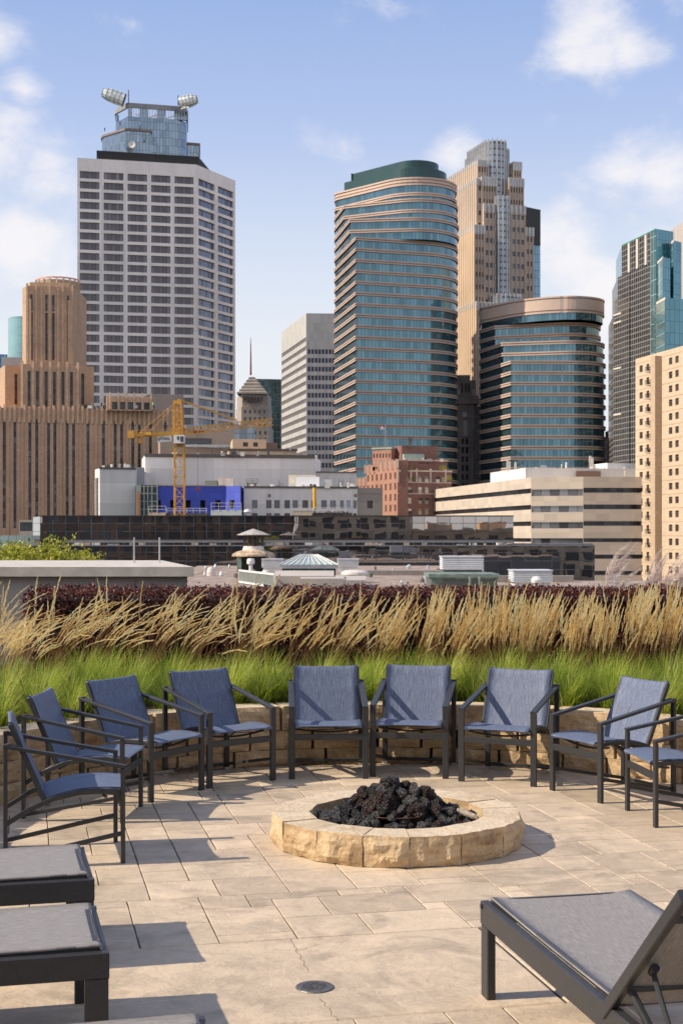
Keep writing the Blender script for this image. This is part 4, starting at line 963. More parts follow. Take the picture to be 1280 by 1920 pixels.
m = MB(); zz = [Z(y, D1+8) for y in (703, 676, 648, 632)]; m.tube([(apx, D1+8, z) for z in zz], [.55, .42, .28, .10], 6); m.build('spire', plain('red_white_mast', (.22, .07, .06), .5), b.root)
def text(s, x, y, z, h, w, mat, parent, depth=.12, rz=0, name='lettering'):
    cu = bpy.data.curves.new(name, 'FONT'); cu.body = s; cu.size = 1; cu.extrude = .02; cu.offset = .018; cu.align_x = 'CENTER'; cu.resolution_u = 3
    o = bpy.data.objects.new('tmp', cu); C.objects.link(o); dg = bpy.context.evaluated_depsgraph_get(); dg.update(); me = bpy.data.meshes.new_from_object(o.evaluated_get(dg)); bpy.data.objects.remove(o)
    xs = [v.co.x for v in me.vertices]; ys = [v.co.y for v in me.vertices]; sw = w/(max(xs)-min(xs)); sh = h/(max(ys)-min(ys)); cx = (max(xs)+min(xs))/2; y0 = min(ys); off = wloc(parent)
    for v in me.vertices:
        u = (v.co.x-cx)*sw; v.co = Vector((x+u*math.cos(rz)-off.x, y+u*math.sin(rz)-v.co.z/.02*depth-off.y, z+(v.co.y-y0)*sh-off.z))
    me.materials.clear(); me.materials.append(mat); q = bpy.data.objects.new(name, me); C.objects.link(q); q.parent = parent; return q
text('FOSHAY', X(475, D1), D1-.12, Z(754.5, D1), 3.2, 10.6, plain('dark_letters', (.02, .018, .016), .7), b.root, .3)
# dark green tower behind
b = Bld('office_tower', 'dark green glass tower behind the small obelisk tower', 'tower', -55, 900)
b.vol([P(479, 900), P(560, 905), P(560, 940), P(479, 940)], SZ0, Z(710, 900), {}); b.done([glass('dark_green_curtain', (.05, .10, .11), 1.9, 4, (.10, .11, .10), .5, .8, .15, .8, .05, .3)], [])

# ---- brown brick art-deco block with tower
b = Bld('deco_office', 'brown brick art-deco building with a stepped tower and tall narrow window slits', 'office building', -90, 460)
BRK = wallmat('brown_brick', (.47, .31, .205), .9, .34, (.40, .26, .17), .05, .12, brick=True); BRK2 = wallmat('tan_deco_trim', (.52, .36, .24), 1.1, 1.1, (.42, .29, .19), .06, .12)
def slit(b, A, B, z0, z1, pxs, w, rows, mi=0, hpx=5.6):
    cs = []
    for p in pxs: u0 = upx(A, B, p-hpx/2); u1 = upx(A, B, p+hpx/2); cs.append((u0, u1))
    return dict(cols=cs, rows=rows, rec=.55, mi=mi, name='window_slit')
A, B = P(-14, 440), P(345, 455); zt = Z(763.5, 440); f = [A, B, *back(A, B, 50)]
b.vol(f, SZ0, zt, {0: slit(b, A, B, 0, 0, (8, 28, 56, 69, 91, 103, 126, 138, 165, 194, 216, 228, 249, 261, 282, 310), 6, [(Z(990, 440), Z(785, 440))])})
for i in range(40):                                       # buttress piers and little merlons along the parapet
    p = lerp2(A, B, (i+.5)/40); b.w.bar((p[0], p[1]-.15, zt-4.5), (p[0], p[1]-.15, zt+1.0-(i % 2)*.5), .7, .6, (0, 1, 0), 1)
for px in (15, 42, 80, 114, 151, 180, 205, 239, 271, 296, 324):
    t = tpx(A, B, px); p = lerp2(A, B, t); b.w.bar((p[0], p[1]-.12, SZ0), (p[0], p[1]-.12, zt-3), .9, .34, (0, 1, 0), 0)
# middle tier
A, B = P(40.5, 444), P(147, 448); z0 = zt-.5; z2 = Z(682, 444); f = [A, B, *back(A, B, 34)]
b.vol(f, z0, z2, {0: slit(b, A, B, 0, 0, (54.5, 70, 86.5, 102, 118, 134), 6, [(Z(762, 444), Z(695, 444))])})
for px in (41.5, 62, 78, 94, 110, 126, 146):
    p = lerp2(A, B, tpx(A, B, px)); b.w.bar((p[0], p[1]-.15, z0), (p[0], p[1]-.15, z2+.9), .8, .6, (0, 1, 0), 1)
for pa, pb, py, sl in ((9.5, 41, 684, (30,)), (146.5, 176, 686, (155,))):
    A, B = P(pa, 452), P(pb, 454); f = [A, B, *back(A, B, 24)]; b.vol(f, z0, Z(py, 452), {0: slit(b, A, B, 0, 0, sl, 6, [(Z(758, 452), Z(700, 452))])})
# tower, chamfered corners
z3 = Z(535, 447); DT = 447
f = [P(42, DT+5), P(50, DT), P(137, DT+3), P(144.5, DT+9), (P(144.5, DT+9)[0], DT+26), (P(42, DT+5)[0], DT+26)]
b.vol(f, z2-.5, z3, {1: slit(b, f[1], f[2], 0, 0, (59, 87, 100, 127.5), 5, [(Z(674, DT), Z(585, DT)), (Z(582, DT), Z(551, DT))], hpx=4.6)})
for px in (51, 68, 78, 93.5, 109, 118, 136): p = lerp2(f[1], f[2], tpx(f[1], f[2], px)); b.w.bar((p[0], p[1]-.12, z2), (p[0], p[1]-.12, z3+.7-1.4*(px in (78, 109))), .55, .5, (0, 1, 0), 1)
for px in (54, 132): p = lerp2(f[1], f[2], tpx(f[1], f[2], px)); b.w.bar((p[0], p[1]-.1, z2), (p[0], p[1]-.1, Z(560, DT)), 1.6, .6, (0, 1, 0), 0)
f4 = fillet([P(50, DT+6), P(56, DT+1.5), P(130, DT+3), P(137, DT+8), P(134, DT+22), P(54, DT+22)], [0]*6); b.vol(f4, z3-.01, Z(527, DT), {}, mi=1)
cx = (P(52, DT)[0]+P(133, DT)[0])/2; b.w.lathe((cx, DT+13, 0), [(6.9, z3), (6.9, Z(516, DT)), (6.6, Z(516, DT)), (6.6, z3+1), (0, z3+1)], 20, 2)
for i in range(20): a_ = 2*math.pi*(i+.5)/20; b.w.bar((cx+6.9*math.cos(a_), DT+13+6.9*math.sin(a_), z3), (cx+6.9*math.cos(a_), DT+13+6.9*math.sin(a_), Z(514, DT)), .5, .5, (0, 1, 0), 1)
b.w.lathe((cx, DT+13, 0), [(6.9, Z(514, DT)), (7.15, Z(514, DT)), (7.15, Z(511, DT)), (6.9, Z(511, DT))], 20, 3)
# penthouse at right
A, B = P(200, 446), P(285, 449); z5 = Z(742, 446); f = [A, B, *back(A, B, 14)]
b.vol(f, zt-.4, z5, {0: dict(cols=[(upx(A, B, p), upx(A, B, p+10.5)) for p in (210, 225, 240, 255, 270)], rows=[(Z(767, 446), Z(753, 446))], rec=.4, mi=1, name='window')}, mi=1)
for px in (206, 222, 237, 252, 267, 283): p = lerp2(A, B, tpx(A, B, px)); b.w.bar((p[0], p[1]-.15, zt), (p[0], p[1]-.15, z5+1.1), .6, .6, (0, 1, 0), 1)
b.done([BRK, BRK2, plain('drum_stone', (.36, .29, .22), .8, scale=.5), plain('pink_rail', (.62, .36, .30), .6)], [glass('slit_glass', (.045, .048, .06), 0, 2.0, (.10, .09, .085), .45, .3, .25, 1.2, col2=(.11, .12, .14))])
b = Bld('office_block', 'plain taupe block just behind the brown brick parapet', 'building', -60, 480)
A, B = P(283, 470), P(344, 474); b.vol([A, B, *back(A, B, 30)], SZ0, Z(738, 470), {}); b.done(plain('taupe_render', (.34, .28, .24), .85, scale=.1), [])

# ---- slivers at the far left
b = Bld('office_tower', 'pale aqua glass tower peeking out at far left behind the brown brick tower', 'tower', -140, 600)
f = fillet([P(15, 606), P(24, 598), P(60, 600), P(60, 630), P(15, 630)], [0, 6, 0, 0, 0]); b.vol(f, SZ0, Z(593, 600), {}); b.done(glass('aqua_glass', (.30, .52, .54), 1.6, 3.6, (.22, .38, .40), .3, .8, .2, .3), [])
b = Bld('office_tower', 'blue glass sliver of a tower at the far left edge', 'tower', -140, 560)
b.vol([P(-30, 560), P(14, 562), P(14, 590), P(-30, 590)], SZ0, Z(663, 560), {}); b.done(glass('blue_strip_glass', (.10, .24, .38), 1.2, 3.4, (.05, .1, .16), .3, .85, .1, .4), [])
b = Bld('office_block', 'pale stone block at the far left edge beside the brown brick wing', 'building', -120, 520)
b.vol([P(3, 510), P(60, 512), P(60, 530), P(3, 530)], SZ0, Z(669, 510), {}); b.done(plain('pale_stone', (.56, .50, .46), .8, scale=.1), [])

# ---- dark stone building between the teal towers
b = Bld('stone_building', 'dark weathered stone building squeezed between the two teal towers', 'building', 45, 540)
D1 = 530; A, B = P(857, D1), P(889, D1+.5); f = [A, B, *back(A, B, 20)]; zc = Z(756, D1)
b.vol(f, SZ0, zc, {0: dict(cols=[(upx(A, B, 865), upx(A, B, 869.5)), (upx(A, B, 873), upx(A, B, 877.5))], rows=rows_even(Z(822, D1), 3.3, 2.2, 12), rec=.4)})
A, B = P(889.2, D1+3), P(901, D1+3); b.vol([A, B, *back(A, B, 16)], SZ0, Z(760, D1), {0: dict(cols=[(upx(A, B, 890.5), upx(A, B, 896))], rows=rows_even(Z(775, D1), 3.4, 2.0, 16), rec=.4)})
m = b.w; A, B = P(855, D1-.8), P(899, D1-.4); m.prism([A, B, *back(A, B, 21)], Z(757, D1), Z(752, D1), 0, True, True); A, B = P(856, D1), P(897, D1); m.prism([A, B, *back(A, B, 19)], Z(752, D1), Z(742, D1), 0)
A, B = P(857, D1+1), P(892, D1+1); m.prism([A, B, *back(A, B, 17)], Z(742, D1), Z(712, D1), 0); A, B = P(858, D1+1.5), P(881, D1+1.5); m.prism([A, B, *back(A, B, 14)], Z(712, D1), Z(702, D1), 0)
for px in (859.5, 887.5): m.prism([P(px-2, D1-.6), P(px+2, D1-.6), P(px+2, D1), P(px-2, D1)], Z(741, D1), Z(730, D1), 1, True)
for px in (866, 873, 879): m.prism([P(px-1.6, D1+.6), P(px+1.6, D1+.6), P(px+1.6, D1+1), P(px-1.6, D1+1)], Z(735, D1), Z(718, D1), 2, True)  # narrow near-black strips on the top block
for py in (819, 838): m.prism([P(856.5, D1-.25), P(889, D1-.2), P(889, D1), P(857, D1)], Z(py, D1), Z(py-2, D1), 0, True, True)
b.win.append(('window', 0, [(X(867, D1), D1-.05, Z(782, D1)), (X(875, D1), D1-.05, Z(782, D1)), (X(875, D1), D1-.05, Z(773, D1)), (X(867, D1), D1-.05, Z(773, D1))], [(0, 0), (1, 0), (1, 1), (0, 1)], 3))
b.win.append(('window', 0, [(X(868, D1), D1-.05, Z(817, D1)), (X(875.5, D1), D1-.05, Z(817, D1)), (X(875.5, D1), D1-.05, Z(788, D1)), (X(868, D1), D1-.05, Z(788, D1))], [(0, 0), (1, 0), (1, 1), (0, 1)], 3))
b.done([wallmat('sooty_stone', (.30, .265, .25), 1.6, .8, (.22, .20, .19), .08, .25), plain('pale_urn', (.5, .5, .48), .7), plain('near_black_strip', (.07, .06, .06), .9)], [glass('small_glass', (.05, .055, .07), 0, 0, metal=.4)])

# ---- red brick apartment block with stone-topped piers
b = Bld('brick_building', 'red brick building with pale stone pier tops, chimney and roof gardens', 'building', 25, 410)
Cn = P(745, 400); Lf = P(671, 428); Rt = P(846, 405); RB = wallmat('red_brick', (.40, .215, .155), .8, .3, (.33, .18, .13), .05, .12, brick=True); RB2 = wallmat('shaded_red_brick', (.23, .115, .09), .8, .3, (.2, .10, .08), .05, .10, brick=True)  # darker brick colour carries the shade of faces turned from the sun
lw = math.hypot(Cn[0]-Lf[0], Cn[1]-Lf[1]); rwd = math.hypot(Rt[0]-Cn[0], Rt[1]-Cn[1]); pitch = 20.3*400/F
def lf(px): return lerp2(Lf, Cn, tpx(Lf, Cn, px))
zM = Z(884, 400)
steps = [(671, 686, 896), (686, 702, 872), (702, 745, 863)]
for pa, pb, py in steps:
    a_, c_ = lf(pa), lf(pb); d_ = math.hypot(c_[0]-a_[0], c_[1]-a_[1]); zt = CH+(HY-py)/F*c_[1]; npr = max(1, round((pb-pa)/9.5)); cs = []
    for i in range(npr): u = d_*(i+.5)/npr; cs += [(u-.62, u-.08), (u+.08, u+.62)]
    bk = (Rt[0]-Cn[0], Rt[1]-Cn[1]); k = .93 if pb == 745 else .8
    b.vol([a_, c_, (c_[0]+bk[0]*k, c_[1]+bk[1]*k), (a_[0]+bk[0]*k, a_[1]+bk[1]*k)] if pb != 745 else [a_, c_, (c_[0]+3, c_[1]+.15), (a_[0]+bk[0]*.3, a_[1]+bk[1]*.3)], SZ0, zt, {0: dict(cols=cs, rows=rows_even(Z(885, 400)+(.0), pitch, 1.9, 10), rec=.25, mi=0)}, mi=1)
    for i in range(npr+1):
        p = lerp2(a_, c_, i/npr); b.w.bar((p[0]-.15, p[1]-.1, zt-2.2), (p[0]-.15, p[1]-.1, zt+.35), .9, .5, (0, 1, 0), 2)
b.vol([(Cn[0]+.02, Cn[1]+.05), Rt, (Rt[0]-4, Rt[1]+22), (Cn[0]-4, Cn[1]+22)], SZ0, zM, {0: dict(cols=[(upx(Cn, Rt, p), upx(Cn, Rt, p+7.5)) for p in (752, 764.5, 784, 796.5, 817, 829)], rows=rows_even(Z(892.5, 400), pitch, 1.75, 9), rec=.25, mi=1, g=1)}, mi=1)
b.w.prism([(Cn[0], Cn[1]-.25), (Rt[0]+.2, Rt[1]-.25), (Rt[0]+.2, Rt[1]+.3), (Cn[0], Cn[1]+.3)], zM, zM+.45, 2, True, True); 
for py in (905, 926): b.w.prism([(Cn[0], Cn[1]-.12), (Rt[0], Rt[1]-.12), (Rt[0], Rt[1]), (Cn[0], Cn[1])], Z(py, 400), Z(py-1.6, 400), 2, True, True)
A, B = P(745, 404), P(838, 408); b.vol([A, B, *back(A, B, 14)], zM-.3, Z(864, 404), {0: dict(cols=[(upx(A, B, 785), upx(A, B, 804))], rows=[(Z(888, 404)+3.0, Z(867, 404))], rec=.4, mi=1)}, mi=1)
b.w.prism([(A[0], A[1]-.3), (B[0]+.3, B[1]-.3), (B[0], B[1]+2), (A[0], A[1]+2)], Z(864, 404), Z(861, 404), 2, True, True)
A, B = P(698, 414), P(733, 411); b.vol([A, B, *back(A, B, 9)], Z(875, 412), Z(840, 412), {0: dict(cols=cols_even(0, math.hypot(B[0]-A[0], B[1]-A[1]), 6, .45), rows=[(Z(858, 412), Z(850, 412))], rec=.2, mi=0)})
b.w.prism([(A[0]-.2, A[1]-.2), (B[0]+.2, B[1]-.3), *back(A, B, 4)], Z(842, 412), Z(838.5, 412), 3, True, True)
A, B = P(753, 409), P(820, 412); b.vol([A, B, *back(A, B, 9)], Z(866, 409), Z(835, 409), {}, mi=1)
A, B = P(757, 407), P(795, 408); b.w.prism([A, B, *back(A, B, 3)], Z(862, 407), Z(851, 407), 3, True)
A, B = P(765, 408), P(772, 408); b.w.prism([A, B, *back(A, B, 1.6)], Z(838, 408), Z(824, 408), 4, True); b.w.prism([P(764, 407.8), P(773, 407.8), P(773, 410), P(764, 410)], Z(824, 408), Z(820, 408), 4, True)
for px in (745.5, 770, 781, 807, 835): p = lerp2(Cn, Rt, tpx(Cn, Rt, px)); b.w.bar((p[0], p[1]-.1, zM-3), (p[0], p[1]-.1, zM+.9), .5, .3, (0, 1, 0), 2)
b.done([RB, RB2, plain('pier_stone', (.62, .48, .38), .8, scale=.5), plain('copper_green', (.28, .38, .33), .7, scale=.5), plain('stack_metal', (.10, .10, .10), .6)], [glass('brick_glass', (.05, .055, .06), 0, 0, metal=.3, rough=.2), glass('pale_reflection_glass', (.55, .52, .44), 0, 1.0, (.2, .18, .15), .08, .35, .3, 1.1, col2=(.06, .06, .07))])  # near-white reflections put into the pane colour of the right face
t = thing('flag', 'small red, white and blue flag flying above the red brick building', 'flag', (X(722, 409), 409, Z(840, 409)))
m = MB(); m.tube([(X(722.5, 409), 409, Z(840, 409)), (X(722.5, 409), 409, Z(796, 409))], .10, 6); m.build('flagpole', plain('pole_grey', (.3, .3, .3), .5), t)
m = MB()
for i in range(8):
    x0 = X(722, 409)-1.5*i/8; x1 = X(722, 409)-1.5*(i+1)/8; w0, w1 = .15*math.sin(i*1.3), .15*math.sin((i+1)*1.3); zt0, zt1 = Z(797.5, 409)-.04*i, Z(797.5, 409)-.04*(i+1)
    for k in range(6): m.face([(x0, 409+w0, zt0-.16*k), (x1, 409+w1, zt1-.16*k), (x1, 409+w1, zt1-.16*(k+1)), (x0, 409+w0, zt0-.16*(k+1))], 2 if (i < 4 and k < 3) else k % 2)
m.build('cloth', [plain('flag_red', (.5, .05, .05), .8), plain('flag_white', (.8, .8, .8), .8), plain('flag_blue', (.04, .06, .25), .8)], t)

# ---- banded tan office block at right
b = Bld('office_block', 'wide low office block with tan bands and dark window strips, left of the apartment block', 'office building', 40, 340)
Bp = P(995.5, 320); Ap = (17.2*1.4545, 281.5*1.4545); Cp = P(1093, 316.2); Dp = P(1235, 317); zt = Z(895, 320); f = [Ap, Bp, Cp, Dp, (Dp[0]-5, Dp[1]+60), (Ap[0]+10, Ap[1]+20)]
zz = lambda zy: Z(540+zy/3.048, 318)
rwm = [(zz(1188), zz(1150)), (zz(1281), zz(1245)), (zz(1374), zz(1338)), (zz(1466), zz(1430))]; rws = [(zz(1171), zz(1143)), (zz(1265), zz(1238)), (zz(1359), zz(1333)), (zz(1452), zz(1430)), (zz(1547), zz(1523)), (zz(1640), zz(1616))]
la = math.hypot(Bp[0]-Ap[0], Bp[1]-Ap[1]); lb = math.hypot(Cp[0]-Bp[0], Cp[1]-Bp[1]); lc = math.hypot(Dp[0]-Cp[0], Dp[1]-Cp[1])
b.vol(f, SZ0, zt, {0: dict(cols=[(.1, la-.05)], rows=rws, rec=.35, name='window_band'), 1: dict(cols=[(.05, lb-.05)], rows=rwm, rec=.35, name='window_band', g=1), 2: dict(cols=[(.05, lc-.5)], rows=rws, rec=.35, name='window_band')})
TAN = wallmat('tan_precast', (.56, .46, .38), 5.2, 0, None, .1, .04, .85, .08) if False else wallmat('tan_precast', (.54, .465, .385), 2.9, 1.4, (.48, .41, .34), .04, .03, .85, .08)
b.done([TAN], [glass('strip_glass', (.04, .042, .05), 1.5, 0, (.02, .02, .02), .12, .5, .15, .9), glass('office_pane', (.20, .20, .21), 2.05, 0, (.06, .055, .05), .14, .6, .12, 1.1, col2=(.05, .05, .055))])
m = MB(); A, B, D_ = P(919, 352), P(985, 326), P(1192, 330); zr = Z(877, 326); m.prism([A, B, D_, (D_[0], D_[1]+30), (A[0]+5, A[1]+25)], zt-.3, zr); m.build('roof_screen', wallmat('white_screen', (.74, .73, .71), 3, 6, (.62, .61, .6), .06, .03), b.root)
m = MB(); A, B = P(1138, 340), P(1192, 342); m.prism([A, B, *back(A, B, 10)], zr-2, Z(868, 340)); m.build('penthouse', MATS['white_screen'], b.root)
m = MB(); A, B = P(1079, 327.2), P(1125, 328.0); m.prism([(A[0], A[1]-.5), (B[0], B[1]-.5), B, A], zt-.02, Z(883, 327)); m.build('louvre', plain('brown_louvre', (.22, .14, .10), .7), b.root)
for px, y0, y1, dd in ((951, 882, 862, 338), (955, 880, 865, 337), (966, 880, 866, 333), (1106, 877, 855, 332), (1110, 877, 858, 332), (1172, 893, 882, 326)): m = MB(); m.bar((X(px, dd), dd, Z(y0, dd)), (X(px, dd), dd, Z(y1, dd)), .5, .4); m.build('antenna', plain('antenna_cream', (.6, .56, .5), .6), b.root)

# ---- beige apartment block, right edge
b = Bld('apartment_block', 'beige apartment block with stacked balconies at the right edge', 'apartment building', 70, 320)
A = P(1191, 320); B = P(1280, 320*332/357.); dd = ((B[0]-A[0]), (B[1]-A[1])); B = (A[0]+dd[0]*1.5, A[1]+dd[1]*1.5); ln = math.hypot(B[0]-A[0], B[1]-A[1]); zt = Z(673, 320); U = lambda px: upx(A, B, px)
ph = 24.93*317.5/F; r0 = Z(686, 318); rws = [(r0-ph*i-1.45, r0-ph*i) for i in range(22)]
b.vol([A, B, (B[0]+20, B[1]+6), (A[0]+18, A[1]+6)], SZ0, zt, {0: dict(cols=[(U(1198.5), U(1204.5)), (U(1211.5), U(1216.5)), (U(1253.5), U(1260)), (U(1265.5), U(1272)), (U(1292), U(1298)), (U(1305), U(1312))], rows=rws, rec=.30)})
m = MB(); n_ = Vector((dd[1], -dd[0], 0)).normalized(); ex = Vector((*dd, 0)).normalized()
def FP(u, o, z): return (A[0]+ex.x*u+n_.x*o, A[1]+ex.y*u+n_.y*o, z)
def fbox(m, u0, u1, o0, o1, z0, z1, mi=0):
    q = [FP(u0, o1, 0), FP(u1, o1, 0), FP(u1, o0, 0), FP(u0, o0, 0)]; m.prism([(p[0], p[1]) for p in q], z0, z1, mi, True, True)
fbox(m, U(1231.5), U(1240), 0.002, 1.55, SZ0, zt-.9); m.build('pier', wallmat('beige_brick', (.48, .36, .245), .6, .25, (.42, .31, .21), .03, .05, brick=True), b.root)
bc = plain('concrete_slab', (.42, .36, .30), .8)
for i in range(19):
    zf = r0-ph*i-1.95; m = MB(); fbox(m, U(1219), U(1231.4), .002, 1.35, zf-.18, zf); o = m.build('balcony', bc, b.root); m = MB()
    fbox(m, U(1219), U(1231), 1.25, 1.29, zf+.95, zf+1.02)
    for k in range(12): u = U(1219)+(U(1231.2)-U(1219))*k/11; fbox(m, u, u+.04, 1.25, 1.29, zf, zf+.95)
    fbox(m, U(1219), U(1219)+.04, .002, 1.25, zf+.95, zf+1.02); fbox(m, U(1220.5), U(1223), .3+.3*(i % 3), .9, zf, zf+.45+.12*(i % 4)); m.build('railing', plain('black_rail', (.03, .028, .028), .5), o)
    m = MB(); fbox(m, U(1221), U(1226.5), -.05, .02, zf+.02, zf+2.0); m.build('balcony_door', MATS.get('apt_glass') or glass('apt_glass', (.07, .06, .055), 0, 1.0, (.16, .13, .1), .07, .35, .2, .9), b.root)
m = MB()
for i in range(22):
    z = r0-ph*i+.62; fbox(m, 0, U(1231.4), -.01, .035, z-.05, z+.05); fbox(m, U(1240.1), ln, -.01, .035, z-.05, z+.05)
m.build('string_course', plain('course_brown', (.42, .29, .19), .8), b.root)
b.done([wallmat('beige_brick_face', (.55, .43, .31), .6, .25, (.49, .39, .28), .03, .04, brick=True)], [glass('apt_glass', (.07, .06, .055))])

# ---- teal stepped towers at the right edge
b = Bld('skyscraper', 'tall teal glass skyscraper with dark gridded side at the right edge', 'tower', 95, 450)
c = P(1230, 430); zt = Z(428.5, 430); l = P(1165, 455); GT = [glass('grid_glass', (.055, .06, .068), 1.5, 1.72, (.20, .185, .17), .32, .55, .15, .9, .05, .3), glass('teal_curtain', (.13, .27, .33), 1.6, 3.4, (.09, .19, .24), .14, .88, .08, .2, .04, .1), glass('lit_teal', (.40, .62, .62), 2, 3.4, (.3, .48, .48), .12, .85, .12, .12), plain('seafoam', (.12, .46, .40), .5), plain('cream_ledge', (.6, .55, .5), .7)]  # paler teal paints in the bright reflecting strip by the corner
def gv(L_, C2, R_, z1, mis, zt_=None, z0=SZ0):
    for (p, q, mi) in ((L_, C2, mis[0]), (C2, R_, mis[1])): b.w.face([(*p, z0), (*q, z0), (*q, z1), (*p, z1)], mi, [(0, z0), (math.dist(p, q), z0), (math.dist(p, q), z1), (0, z1)])
    bk = (R_[0], R_[1]+40); b.w.prism([R_, bk, (L_[0]+3, L_[1]+25), L_][0:4], z0, z1, mis[1], False); b.w.face([(*L_, z1), (*C2, z1), (*R_, z1), (*bk, z1), (L_[0]+3, L_[1]+25, z1)], 4)
r = P(1262, 434); k9 = lerp2(l, c, .84)
gv(l, k9, r, zt, (0, 1)); e_ = .05
n_ = Vector((c[1]-l[1], -(c[0]-l[0]))).normalized()
def onl(pa, pb, ya, yb, mi, o=.12):
    a_, q_ = lerp2(l, c, tpx(l, c, pa)), lerp2(l, c, tpx(l, c, pb)); w = [(a_[0]+n_.x*o, a_[1]+n_.y*o), (q_[0]+n_.x*o, q_[1]+n_.y*o)]; b.w.prism([w[0], w[1], q_, a_], Z(yb, 440), ya if ya > 60 else Z(ya, 440), mi, True)
onl(1165.3, 1229, zt+.2, 468-26, 3, .15)
b.w.face([(*k9, SZ0), (*c, SZ0), (*c, zt), (*k9, zt)], 2, [(0, 0), (4, 0), (4, 90), (0, 90)]); b.w.face([(*c, SZ0), (*r, SZ0), (*r, zt), (*c, zt)], 1, [(0, SZ0), (9, SZ0), (9, zt), (0, zt)])
for px in (1180, 1195.5, 1211.5): onl(px-1.6, px+1.6, zt-.4, 500, 4, .35)
for (pl, py, dl) in ((1157.5, 520, 458), (1150, 590, 461)):
    L2 = P(pl, dl); C2 = lerp2(l, c, .25); gv(L2, (C2[0]-.3, C2[1]-.3), (C2[0]+6, C2[1]), CH+(HY-py)/F*dl, (0, 0))
for py in (591, 606, 692, 778):
    a_ = P(1149.6, 460.6); q_ = P(1163, 455.5); b.w.prism([(a_[0], a_[1]-.4), (q_[0], q_[1]-.4), q_, a_], Z(py+1.5, 460), Z(py-1.5, 460), 4, True, True)
for (pl, pc, pr_, py, dd_) in ((1232, 1242, 1256, 481, 421), (1249, 1262, 1277, 450, 428), (1230, 1246, 1300, 558, 414)):
    L2, C2, R2 = P(pl, dd_+9), P(pc, dd_), P(pr_, dd_+3); gv(L2, C2, R2, Z(py, dd_), (2, 1)); b.w.prism([(L2[0]-.1, L2[1]-.3), (C2[0], C2[1]-.4), C2, L2], Z(py+3.5, dd_), Z(py-1, dd_), 4, True, True)
b.done(GT, [], 'facade')
b = Bld('office_tower', 'light grey stone tower rising behind the teal one at the right edge', 'tower', 115, 500)
A, B = P(1246, 520), P(1330, 470); b.vol([A, B, (B[0]+10, B[1]+30), (A[0]+10, A[1]+30)], SZ0, CH+(HY-430)/F*512, {}); b.done(wallmat('grey_fluted', (.47, .44, .42), 1.8, 40, (.34, .31, .29), .4, .04), [])
b = Bld('office_block', 'small brown stone block with dark square windows, left of the apartment block', 'building', 90, 500)
A, B = P(1120, 500), P(1230, 502); w = B[0]-A[0]; b.vol([A, B, *back(A, B, 30)], SZ0, Z(822, 500), {0: dict(cols=cols_even(.5, w-.5, 11, .58), rows=rows_even(Z(831, 500), 3.5, 2.4, 6), rec=.4)})
A, B = P(1146, 505), P(1200, 505); b.w.prism([A, B, *back(A, B, 12)], Z(824, 500), Z(803, 500)); b.done([wallmat('brown_stone', (.26, .19, .155), 2, 1.2, (.2, .15, .12), .08, .08)], [glass('navy_glass', (.022, .025, .05))])
# ---------------------------------------------------------------- building site and low blocks in the middle distance
WH = wallmat('white_render', (.74, .705, .665), 7.5, 4.2, (.56, .53, .50), .07, .08, .8, .06)
b = Bld('office_block', 'large plain off-white block with joint lines behind the yellow crane', 'building', -25, 320)
A, B = P(272, 312), P(590, 318); Lf = P(266, 330); zt = Z(852.5, 312); b.vol([Lf, A, B, (B[0]+1, B[1]+20), (Lf[0], Lf[1]+12)], SZ0, zt, {})
b.w.prism([(A[0]-.1, A[1]-.25), (B[0]+.1, B[1]-.25), B, A], zt-.5, zt+.25, 1, True, True)
A, B = P(590.2, 322), P(668, 323.5); b.vol([A, B, *back(A, B, 20)], SZ0, Z(885, 322), {}); b.w.prism([(A[0], A[1]-.2), (B[0]+.1, B[1]-.2), B, A], Z(886, 322), Z(884, 322), 1, True, True)
A, B = P(568, 324), P(593.5, 324.5); b.vol([A, B, *back(A, B, 6)], zt-1, Z(853, 324), {}); b.done([WH, plain('dark_coping', (.12, .10, .09), .7)], [])
b = Bld('office_block', 'windowless grey-white block with one tall slot, left of the building site', 'building', -50, 300)
A, B = P(187, 290), P(254.5, 292.5); Lf = P(178, 297); zt = Z(877.5, 290); b.vol([Lf, A, B, (B[0], B[1]+25), (Lf[0], Lf[1]+20)], SZ0, zt, {})
b.w.prism([(A[0]-.1, A[1]-.2), (B[0]+.1, B[1]-.2), B, A], zt-.2, zt+.2, 1, True, True)
A2, B2 = P(254.6, 294), P(271, 294.8); b.vol([A2, B2, *back(A2, B2, 12)], SZ0, Z(876, 294), {}, mi=2)
n_ = lerp2(Lf, A, .25); q_ = lerp2(Lf, A, .7); b.w.prism([(n_[0]-.15, n_[1]-.15), (q_[0]-.15, q_[1]-.15), q_, n_], SZ0, Z(896, 293), 1, True)
b.done([wallmat('grey_white_panels', (.68, .675, .65), 8, 4.3, (.46, .46, .45), .07, .07, .8, .06), plain('dark_coping', (.12, .10, .09), .7), plain('downpipe_grey', (.30, .31, .33), .6)], [])
